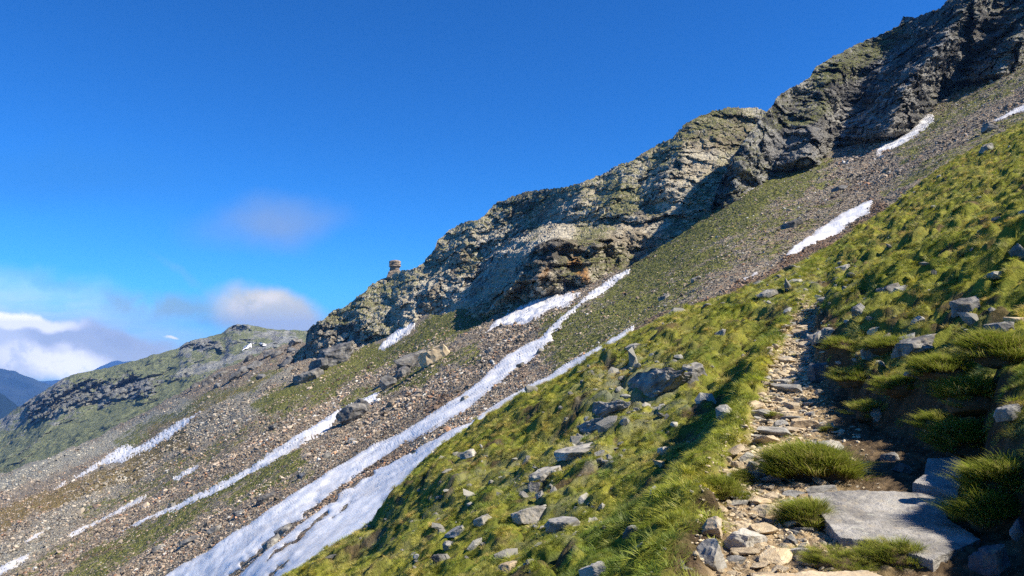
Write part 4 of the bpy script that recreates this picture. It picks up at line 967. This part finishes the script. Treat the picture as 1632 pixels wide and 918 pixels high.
def stone_colours(n, r, pale=0):
    g = r.uniform(.08, .38, n); base = np.stack([g * 1.16, g * .93, g * .70], -1)
    red = r.random(n) < .10; base[red] = base[red] * np.array([1.1, .80, .65]); wh = r.random(n) < .06; base[wh] = np.array([.48, .46, .42]) * r.uniform(.8, 1.1, (int(wh.sum()), 1))
    if np.ndim(pale): base = base * (1 - .6 * pale[:, None]) + .6 * pale[:, None] * np.stack([g * 1.1, g * 1.12, g * .95], -1) * 1.1
    return np.concatenate([base, np.ones((n, 1))], 1)
def scree():
    r = np.random.default_rng(5); N = 300000
    px = r.uniform(-120, 1760, N); t_ = r.random(N) ** .9
    b = np.minimum(smooth1(px, EDGE, 12) + 20, 960); tp = lin(px, SKY2) + 2
    py = b + (tp - b) * t_
    keep = r.random(N) < np.clip((b - tp) / 300, .15, 1)
    zn = mid_zone(px, py)
    keep &= r.random(N) > .70 * np.clip(1.1 * zn[:, 0] + .25 * pn(px / 9, py / 6, 0, 92), 0, 1) + .55 * zn[:, 1] * .9
    dens = fbm(px / 40, py / 22, 0, 1, 3, .5, 77); keep &= r.random(N) < np.clip(.75 + .8 * dens, .2, 1)
    for p in snow_polys: keep &= ~(poly_sd(px, py, p) > 1.0)
    px, py, zn = px[keep], py[keep], zn[keep]; n = len(px)
    P = mid_pos(px, py)
    base = .090 * np.exp(r.normal(0, .38, n) + .60 * fbm(px / 70 + py / 45, (py + .55 * px) / 16, 0, 1, 3, .5, 78)) * (1 - .35 * zn[:, 0]); sz = np.clip(base * np.clip(P[:, 1] / 85, .8, 3.0) , .06, 1.0) * np.where(r.random(n) < .03, 1.9, 1)
    scl = sz[:, None] * np.stack([r.uniform(.7, 1.3, n), r.uniform(.6, 1.1, n), r.uniform(.35, .75, n)], -1)
    P[:, 2] += sz * .15
    col = stone_colours(n, r, zn[:, 3]); col[:, :3] *= (1 + .55 * fbm(px / 90 + py / 60, (py + .55 * px) / 12, 7, 1, 3, .5, 79))[:, None].clip(.5, 1.6); br = zn[:, 2]; col[:, :3] *= 1 - br[:, None] * np.array([.25, .42, .5])
    o = scatter_mesh("scree_stones", P, scl, rotmats(n, r, .45), r.integers(0, 12, n), LOW, M_TINT, col)
    tag(o, "loose grey and brown scree stones covering the slope", "scree", kind="stuff"); print("scree", n)
scree()

# ------------------------------------------------------------------ stones on the near ground
def near_stones():
    r = np.random.default_rng(11)
    # fine gravel and chips of the tread: uncountable
    N = 9000; y = np.exp(r.uniform(math.log(3.8), math.log(34), N)); s = r.uniform(-.55, 1.0, N) * np.where(y < 11, 1.15, .8)
    keep = r.random(N) < np.where(s > .45, .25, 1); y, s = y[keep], s[keep]; x = pathx(y) + s; n = len(x)
    sz = .012 * np.exp(r.normal(0, .5, n)) * np.clip(y / 8, .8, 2.0)
    P = np.stack([x, y, near_z(x, y) + sz * .3], -1)
    g = r.uniform(.30, .62, n); col = np.stack([g * 1.10, g * .90, g * .60, np.ones(n)], -1)
    o = scatter_mesh("path_gravel", P, sz[:, None] * np.stack([r.uniform(.8, 1.5, n), r.uniform(.8, 1.3, n), r.uniform(.3, .7, n)], -1), rotmats(n, r, .3), r.integers(0, 12, n), LOW, M_TINT, col)
    tag(o, "fine tan gravel and stone chips of the path", "gravel", kind="stuff")
    # stones scattered through the turf
    N = 11000; y = np.exp(r.uniform(math.log(5), math.log(100), N)); u = r.uniform(-.75, .75, N); x = u * y
    z, s, sL, sR, tr, q = near_z(x, y, full=True)
    a = fbm(x, y, 0, .35, 3, .5, 62); PXs, PYs = pix(u, z / y); rk = np.zeros(N)
    for (cx, cy, rad, k) in ROCKY: rk = np.maximum(rk, k * (1 - sst(np.hypot(PXs - cx, (PYs - cy) * 1.3), rad * .4, rad * 1.3)))
    keep = (tr < .3) & (q < 1.0) & (r.random(N) < np.clip(.07 + .30 * a + .95 * rk + .25 * sst(q, .8, 1), .02, 1)); x, y, z = x[keep], y[keep], z[keep]; n = len(x)
    sz = np.clip(.020 * np.exp(r.normal(0, .6, n)) * np.clip(y / 8, .8, 4.), .015, .012 * y)
    P = np.stack([x, y, z + sz * .14], -1)
    g = r.uniform(.13, .36, n); col = np.stack([g * 1.03, g * .99, g * .86, np.ones(n)], -1)
    o = scatter_mesh("turf_stones", P, sz[:, None] * np.stack([r.uniform(.9, 1.8, n), r.uniform(.8, 1.3, n), r.uniform(.4, .9, n)], -1), rotmats(n, r, .45), r.integers(0, 12, n), LOW, M_TINT, col)
    tag(o, "small grey stones scattered through the turf", "stones", kind="stuff")
near_stones()
# individually built loose stones of the tread
def path_stones():
    r = random.Random(21); protos = []
    for k in range(10):
        v, f = rock_shape(1200 + k, 3, 12, flat=(k % 2 == 0), rough=.05); protos.append(mesh_np("path_stone", v * .5, f, M_TAN if k % 3 else M_SLAB, False))
    placed = []; cnt = 0; tries = 0
    while cnt < 290 and tries < 9000:
        tries += 1
        y = math.exp(r.uniform(math.log(4.6), math.log(30))); lim = .62 if y < 12 else .46
        s = r.uniform(-.50, lim); x = float(pathx(y)) + s; w = r.uniform(.10, .38) * (1 if r.random() < .4 else .6) * (1.1 if y > 12 else 1)
        if y < 7.0 and s > .25: continue
        if any((x - a) ** 2 + ((y - b) * .8) ** 2 < ((w + c) * .40) ** 2 for a, b, c in placed): continue
        placed.append((x, y, w)); z = float(near_z(x, y)); me = protos[r.randrange(10)]
        o = add_obj("path_stone", me); h = w * r.uniform(.16, .40)
        o.location = (x, y, z + h * .18); o.scale = (w * r.uniform(.9, 1.4), w * r.uniform(.7, 1.0), h * 1.3); o.rotation_euler = (r.gauss(0, .16), r.gauss(0, .16), r.uniform(0, 6.28))
        part_ = "lower" if y < 8.5 else ("middle" if y < 14 else "upper")
        tag(o, {"lower": "loose tan stone on the near stretch of the path", "middle": "flat loose tan stone on the middle stretch of the path", "upper": "small loose stone on the upper stretch of the path"}[part_], "stone", "loose stones on the %s path" % part_)
        cnt += 1
    print("path stones", cnt)
path_stones()

# ------------------------------------------------------------------ grass
def mat_blade():
    m = bpy.data.materials.new("grass_blade"); m.use_nodes = True; n = NT(m.node_tree); n.n.clear()
    o = n.n.new('ShaderNodeOutputMaterial'); tint = n.attr("tint", 'INSTANCER'); dry = n.attr("dry", 'INSTANCER')[2]
    h = n.attr("h")[2]; rb = n.attr("rb")[2]
    g = n.mixc(rb, (.15, .20, .02, 1), (.46, .45, .06, 1))
    g = n.mixc(n.math('MULTIPLY', n.ramp(n.math('ADD', n.math('MULTIPLY', dry, 1.0), n.math('MULTIPLY', rb, .35)), .45, 1.0), .8), g, (.54, .45, .15, 1))
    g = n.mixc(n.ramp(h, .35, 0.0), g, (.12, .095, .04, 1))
    g = n.mixc(1.0, g, tint[0], 'MULTIPLY')
    d = n.n.new('ShaderNodeBsdfDiffuse'); tr = n.n.new('ShaderNodeBsdfTranslucent'); gl = n.n.new('ShaderNodeBsdfGlossy'); gl.inputs['Roughness'].default_value = .5
    n.link(g, d.inputs[0]); n.link(n.mixc(1.0, g, (1.15, 1.2, .7, 1), 'MULTIPLY'), tr.inputs[0]); gl.inputs[0].default_value = (.6, .6, .5, 1)
    mx = n.n.new('ShaderNodeMixShader'); mx.inputs[0].default_value = .38; n.link(d.outputs[0], mx.inputs[1]); n.link(tr.outputs[0], mx.inputs[2])
    m2 = n.n.new('ShaderNodeMixShader'); m2.inputs[0].default_value = .04; n.link(mx.outputs[0], m2.inputs[1]); n.link(gl.outputs[0], m2.inputs[2])
    n.link(m2.outputs[0], o.inputs[0]); return m
M_BLADE = mat_blade()
def clump_mesh(seed, nb, L, spread, width, droop):
    r = np.random.default_rng(seed); V, Fq, H, RB = [], [], [], []
    for i in range(nb):
        a = r.uniform(0, 2 * math.pi); rad = spread * math.sqrt(r.random()); bx, by = rad * math.cos(a), rad * math.sin(a)
        da = a + r.normal(0, .7); ln = L * r.uniform(.55, 1.15); lean = (.18 + .9 * rad / max(spread, 1e-3) * .55 + r.uniform(0, .3)) * droop
        tx, ty = -math.sin(da), math.cos(da); w = width * r.uniform(.7, 1.3); rb = r.random(); k0 = len(V)
        for s in (0, .4, .75, 1.0):
            out_ = ln * lean * s ** 1.7; up = ln * s * (1 - .38 * lean * s)
            cx, cy, cz = bx + math.cos(da) * out_, by + math.sin(da) * out_, up - .02
            ww = w * (1 - s) ** .6 if s < 1 else 0
            if s < 1:
                V += [(cx - tx * ww, cy - ty * ww, cz), (cx + tx * ww, cy + ty * ww, cz)]; H += [s, s]; RB += [rb, rb]
            else: V.append((cx, cy, cz)); H.append(1.); RB.append(rb)
        Fq += [(k0, k0 + 1, k0 + 3), (k0, k0 + 3, k0 + 2), (k0 + 2, k0 + 3, k0 + 5), (k0 + 2, k0 + 5, k0 + 4), (k0 + 4, k0 + 5, k0 + 6)]
    return mesh_np("grass_clump", np.array(V), np.array(Fq), M_BLADE, False, {"h": ('FLOAT', H), "rb": ('FLOAT', RB)})
gcol = bpy.data.collections.new("grass_sources")
for k in range(6):
    gcol.objects.link(bpy.data.objects.new("a%d_grass_clump" % k, clump_mesh(40 + k, 60, 1.0, .62, .022, 1.0 + .25 * (k % 3))))

def gn_instances(name, pts, nrm, scale, tint, dry, coll, label, spin):
    n = len(pts); me = bpy.data.meshes.new(name); me.vertices.add(n); me.vertices.foreach_set("co", np.asarray(pts, np.float32).ravel())
    for an, ty, arr, key in (("nrm", 'FLOAT_VECTOR', nrm, "vector"), ("scl", 'FLOAT_VECTOR', scale, "vector"), ("tint", 'FLOAT_COLOR', tint, "color"), ("dry", 'FLOAT', dry, "value"), ("spin", 'FLOAT', spin, "value")):
        a = me.attributes.new(an, ty, 'POINT'); a.data.foreach_set(key, np.asarray(arr, np.float32).ravel())
    o = add_obj(name, me)
    ng = bpy.data.node_groups.new(name, 'GeometryNodeTree'); ng.interface.new_socket("Geometry", in_out='INPUT', socket_type='NodeSocketGeometry'); ng.interface.new_socket("Geometry", in_out='OUTPUT', socket_type='NodeSocketGeometry')
    N = ng.nodes; Lk = ng.links; gi = N.new('NodeGroupInput'); go = N.new('NodeGroupOutput')
    iop = N.new('GeometryNodeInstanceOnPoints'); ci = N.new('GeometryNodeCollectionInfo'); ci.inputs[0].default_value = coll; ci.inputs['Separate Children'].default_value = True; ci.inputs['Reset Children'].default_value = True
    def na(nm, ty):
        q = N.new('GeometryNodeInputNamedAttribute'); q.data_type = ty; q.inputs[0].default_value = nm
        return [s for s in q.outputs if s.enabled][0]
    m2p = N.new('GeometryNodeMeshToPoints'); Lk.new(gi.outputs[0], m2p.inputs[0])
    Lk.new(m2p.outputs[0], iop.inputs['Points']); Lk.new(ci.outputs[0], iop.inputs['Instance']); iop.inputs['Pick Instance'].default_value = True
    al = N.new('FunctionNodeAlignRotationToVector'); al.axis = 'Z'; Lk.new(na("nrm", 'FLOAT_VECTOR'), al.inputs['Vector'])
    rr = N.new('FunctionNodeRotateRotation'); rr.rotation_space = 'LOCAL'; cx = N.new('ShaderNodeCombineXYZ'); Lk.new(na("spin", 'FLOAT'), cx.inputs[2])
    e2 = N.new('FunctionNodeEulerToRotation'); Lk.new(cx.outputs[0], e2.inputs[0]); Lk.new(al.outputs[0], rr.inputs[0]); Lk.new(e2.outputs[0], rr.inputs[1])
    Lk.new(rr.outputs[0], iop.inputs['Rotation']); Lk.new(na("scl", 'FLOAT_VECTOR'), iop.inputs['Scale'])
    rv = N.new('FunctionNodeRandomValue'); rv.data_type = 'INT'; rv.inputs[4].default_value = 0; rv.inputs[5].default_value = len(coll.objects) - 1
    Lk.new([s for s in rv.outputs if s.enabled][0], iop.inputs['Instance Index'])
    Lk.new(iop.outputs[0], go.inputs[0])
    md = o.modifiers.new("scatter", 'NODES'); md.node_group = ng
    return tag(o, label, "grass", kind="stuff")

def near_grass():
    r = np.random.default_rng(77); N = 420000
    y = np.exp(r.uniform(math.log(3.2), math.log(112), N)); u = r.uniform(-.80, .80, N); x = u * y
    dens = np.where(y < 7, 200., 200. * (7 / y) ** 1.35)            # clumps per square metre
    # sampling density here is N/(log-range * u-range) per (u, ln y); the area element is y^2
    have = N / ((math.log(112) - math.log(3.2)) * 1.6) / y ** 2
    keep = r.random(N) < np.clip(dens / have, 0, 1)
    x, y, u = x[keep], y[keep], u[keep]
    z, s, sL, sR, tr, q, tus = near_z(x, y, full=2)
    e = .05; gx_ = (near_z(x + e, y) - near_z(x - e, y)) / (2 * e); gy_ = (near_z(x, y + e) - near_z(x, y - e)) / (2 * e)
    PX, PY = pix(u, z / y)
    bare = np.zeros_like(x); rk = np.zeros_like(x)
    for (a, b, rad, k) in BARE: bare = np.maximum(bare, k * (1 - sst(np.hypot(PX - a, PY - b), rad * .5, rad * 1.2)))
    for (a, b, rad, k) in ROCKY: rk = np.maximum(rk, k * (1 - sst(np.hypot(PX - a, (PY - b) * 1.3), rad * .4, rad * 1.2)))
    nb = fbm(x * .7, y, 0, .9, 4, .55, 60); nb2 = fbm(x, y, 3, 2.5, 3, .5, 61)
    p = 1.0 - .85 * np.clip(bare, 0, 1) - .6 * rk * sst(nb2, -.2, .4)
    p *= 1 - sst(nb, .30, .58) * .85
    p *= .12 + .88 * sst(tus, .14, .34)
    p *= np.where(tr > .35, .03, 1.0)
    p *= 1 - .75 * sst(s, .35, .6) * (1 - sst(sR, .05, .2)) * (y < 29)
    p *= np.clip(1.6 - 1.1 * np.abs(np.hypot(gx_, gy_) - .5), .35, 1)
    k = (r.random(len(x)) < p) & (q < 1.01)
    # keep off the big rocks
    for (a, b, c, wm) in near_things:
        k &= (x - a) ** 2 + (y - b - wm * .22) ** 2 > (wm * .42) ** 2
    k &= ~((s > .1) & (sR < .15) & (y > 4.9) & (y < 8.8))
    x, y, z, gx_, gy_, s, sR, u, tus = [w[k] for w in (x, y, z, gx_, gy_, s, sR, u, tus)]; n = len(x)
    nr_ = np.stack([-gx_ * .55 - .15, -gy_ * .5 - .08, np.ones(n)], -1) + r.normal(0, .12, (n, 3)); nr_ /= np.linalg.norm(nr_, axis=1)[:, None]
    hmap = fbm(x, y, 0, .55, 3, .5, 63)
    h = (.056 + .03 * hmap + .025 * np.exp(-((s + .8) / .6) ** 2)) * r.uniform(.7, 1.3, n) * np.clip((y / 9), .95, 6) ** .62
    w_ = h * r.uniform(1.0, 1.4, n)
    scl = np.stack([w_, w_, h], -1)
    dry = np.clip(.38 + .18 * sst(sR, 0, 2) + .8 * fbm(x, y, 0, .45, 3, .5, 64) + .12 * sst(y, 10, 30) + r.normal(0, .22, n), 0, 1) * (1 - .4 * (np.abs(s) < 1.2))
    b = 1 + .32 * fbm(x, y, 0, 1.1, 3, .6, 65) + r.normal(0, .14, n); hz = fbm(x * .8, y, 0, .8, 3, .55, 66)[:, None]; sw = sst(hz, .15, .5); dk_ = sst(-hz, .15, .55)
    tint = np.concatenate([b[:, None] * (np.ones((n, 3)) + sw * np.array([.22, .0, .10]) - dk_ * np.array([.42, .26, .20])), np.ones((n, 1))], 1)
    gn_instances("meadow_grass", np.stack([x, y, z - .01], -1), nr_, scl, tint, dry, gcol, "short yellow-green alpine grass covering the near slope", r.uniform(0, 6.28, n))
    print("clumps", n)
near_grass()

# --- single grass tussocks that stand out in the path
def tussock(px0, py0, wpx, hgt, label, seed, nclump=70, flat=.75):
    x, y, z = hit_near(px0, py0); w = wpx * y / F; r = np.random.default_rng(seed)
    # earthy cushion under the blades
    v, f = rock_shape(seed, 4, 3, False, .10); v = v * np.array([w * .40, w * .30, hgt * .50])
    m, n, b = newmat("tussock_soil"); g = n.n.new('ShaderNodeNewGeometry'); n.link(n.mixc(n.noise(g.outputs['Position'], 12, 5, .7), (.05, .035, .02, 1), (.15, .10, .055, 1)), b.inputs['Base Color'])
    root = bpy.data.objects.new("grass_tussock", None); COL.objects.link(root); root.location = (x, y + w * .25, z)
    c = add_obj("earth_cushion", mesh_np("earth_cushion", v, f, m, True)); c.parent = root; c.location = (0, 0, hgt * .10)
    V, Fc, H, RB = [], [], [], []; off = 0
    for i in range(int(nclump * 2.0)):
        a = r.uniform(0, 2 * math.pi); q = math.sqrt(r.random()) * (1.05 + .5 * float(pn(math.cos(a) * 1.4, math.sin(a) * 1.4, seed * 1.37))); lx, ly = q * math.cos(a) * w * .44, q * math.sin(a) * w * .34
        lz = hgt * .02 + hgt * .48 * math.sqrt(max(0, 1 - q * q)) + r.normal(0, .025)
        me = SRC[r.integers(0, len(SRC))]; vv, ff, hh, rb = me; sc = hgt * r.choice([.32, .42, .5, .58]) * r.uniform(.85, 1.15); th = r.uniform(0, 6.28); R3 = np.array([[math.cos(th), -math.sin(th), 0], [math.sin(th), math.cos(th), 0], [0, 0, 1]])
        p = (vv * sc * np.array([.8, .8, 1.05])) @ R3.T; p = p + np.outer(p[:, 2], [.75 * q * math.cos(a) - .30 + r.normal(0, .18), .75 * q * math.sin(a) + r.normal(0, .18), -.25 * q])
        V.append(p + [lx, ly, lz]); Fc.append(ff + off); H.append(hh); RB.append(np.clip(rb * .65 + r.uniform(-.05, .48), 0, 1)); off += len(vv)
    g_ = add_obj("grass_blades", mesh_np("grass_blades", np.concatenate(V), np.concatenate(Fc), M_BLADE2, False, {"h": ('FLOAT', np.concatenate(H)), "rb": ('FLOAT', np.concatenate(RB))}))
    g_.parent = root; tag(root, label, "grass tussock", "grass tussocks standing in and beside the path")
SRC = []
for o in gcol.objects:
    me = o.data; vv = np.empty(len(me.vertices) * 3, np.float32); me.vertices.foreach_get("co", vv); ff = np.empty(len(me.loops), np.int32); me.loops.foreach_get("vertex_index", ff)
    hh = np.empty(len(me.vertices), np.float32); me.attributes["h"].data.foreach_get("value", hh); rb = np.empty(len(me.vertices), np.float32); me.attributes["rb"].data.foreach_get("value", rb)
    SRC.append((vv.reshape(-1, 3), ff.reshape(-1, 3), hh, rb))
def mat_blade2():
    m = bpy.data.materials.new("tussock_blade"); m.use_nodes = True; n = NT(m.node_tree); b = m.node_tree.nodes['Principled BSDF']; out_ = [q for q in n.n if q.type == 'OUTPUT_MATERIAL'][0]
    h = n.attr("h")[2]; rb = n.attr("rb")[2]; n.n.remove(b)
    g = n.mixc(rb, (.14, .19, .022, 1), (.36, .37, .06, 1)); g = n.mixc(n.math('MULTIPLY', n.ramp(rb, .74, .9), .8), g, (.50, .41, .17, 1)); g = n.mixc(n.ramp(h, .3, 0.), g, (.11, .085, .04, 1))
    d = n.n.new('ShaderNodeBsdfDiffuse'); tr = n.n.new('ShaderNodeBsdfTranslucent'); n.link(g, d.inputs[0]); n.link(g, tr.inputs[0]); mx = n.n.new('ShaderNodeMixShader'); mx.inputs[0].default_value = .38
    n.link(d.outputs[0], mx.inputs[1]); n.link(tr.outputs[0], mx.inputs[2]); n.link(mx.outputs[0], out_.inputs[0]); return m
M_BLADE2 = mat_blade2()
for i, (a, b, w, h, lab, k) in enumerate([
    (1308, 770, 142, .42, "largest round grass tussock growing in the path behind the big slab", 120),
    (1292, 838, 66, .22, "narrow grass tussock at the left end of the big slab", 60),
    (1436, 902, 100, .15, "low grass tuft in shadow along the front edge of the big slab", 60),
    (1148, 800, 90, .24, "bushy green tussock left of the lower path", 70),
    (1345, 912, 130, .11, "low sunlit grass strip in front of the big slab at the bottom edge", 90),
    (1185, 770, 34, .14, "small green tuft among the little stone pile", 25),
    (1238, 668, 34, .12, "small green tuft between flat stones in the middle of the path", 24),
    (1612, 785, 90, .26, "overhanging tussock on the bank right of the shaded slab", 90),
    (1450, 628, 90, .26, "drooping tussock on the bank above the shaded hollow", 70),
    (1325, 690, 26, .10, "yellowish tuft on the tan stone at the right path edge", 20),
    (1375, 610, 80, .30, "tussock overhanging the shade just right of the tall grey path stone", 50),
    (1400, 665, 70, .26, "dark tussock low in the shaded bank beside the hollow", 50),
    (1520, 605, 110, .34, "broad lit tussock on top of the bank under the thin flat pale stone", 80),
    (1512, 688, 70, .24, "shaded tussock hanging over the broken slab", 55),
    (1575, 650, 120, .36, "big golden tussock between the broad bank tussock and the bright edge stone", 90),
    (1560, 720, 110, .34, "tussock with hanging blades directly above the overhanging bank tussock", 80),
    (1600, 840, 110, .28, "low tussock beside the grey stone half hidden at the right edge", 70),
    (1435, 560, 90, .30, "sunlit tussock between the rounded dark rock and the long tilted slab", 60),
    (1350, 560, 60, .28, "tussock behind the tall grey path stone", 40),
    (1610, 575, 110, .34, "yellow tussock on the slope below the dark flat-topped rock at the right edge", 80)]):
    tussock(a, b, w, h, lab, 1500 + i, k)

# ------------------------------------------------------------------ haze
hb = bpy.data.meshes.new("haze"); bmh = bmesh.new(); bmesh.ops.create_cube(bmh, size=1); bmh.to_mesh(hb); bmh.free()
haze = add_obj("haze", hb); haze.scale = (23000, 16200, 1600); haze.location = (0, 7900, -1240 + 800)
mh = bpy.data.materials.new("haze_air"); mh.use_nodes = True; nh = mh.node_tree.nodes; nh.clear(); oo = nh.new('ShaderNodeOutputMaterial'); pv = nh.new('ShaderNodeVolumePrincipled')
pv.inputs['Color'].default_value = (.17, .42, 1.0, 1); pv.inputs['Density'].default_value = 5.5e-5; pv.inputs['Anisotropy'].default_value = .0
mh.node_tree.links.new(pv.outputs[0], oo.inputs['Volume']); hb.materials.append(mh); tag(haze, kind="stuff")
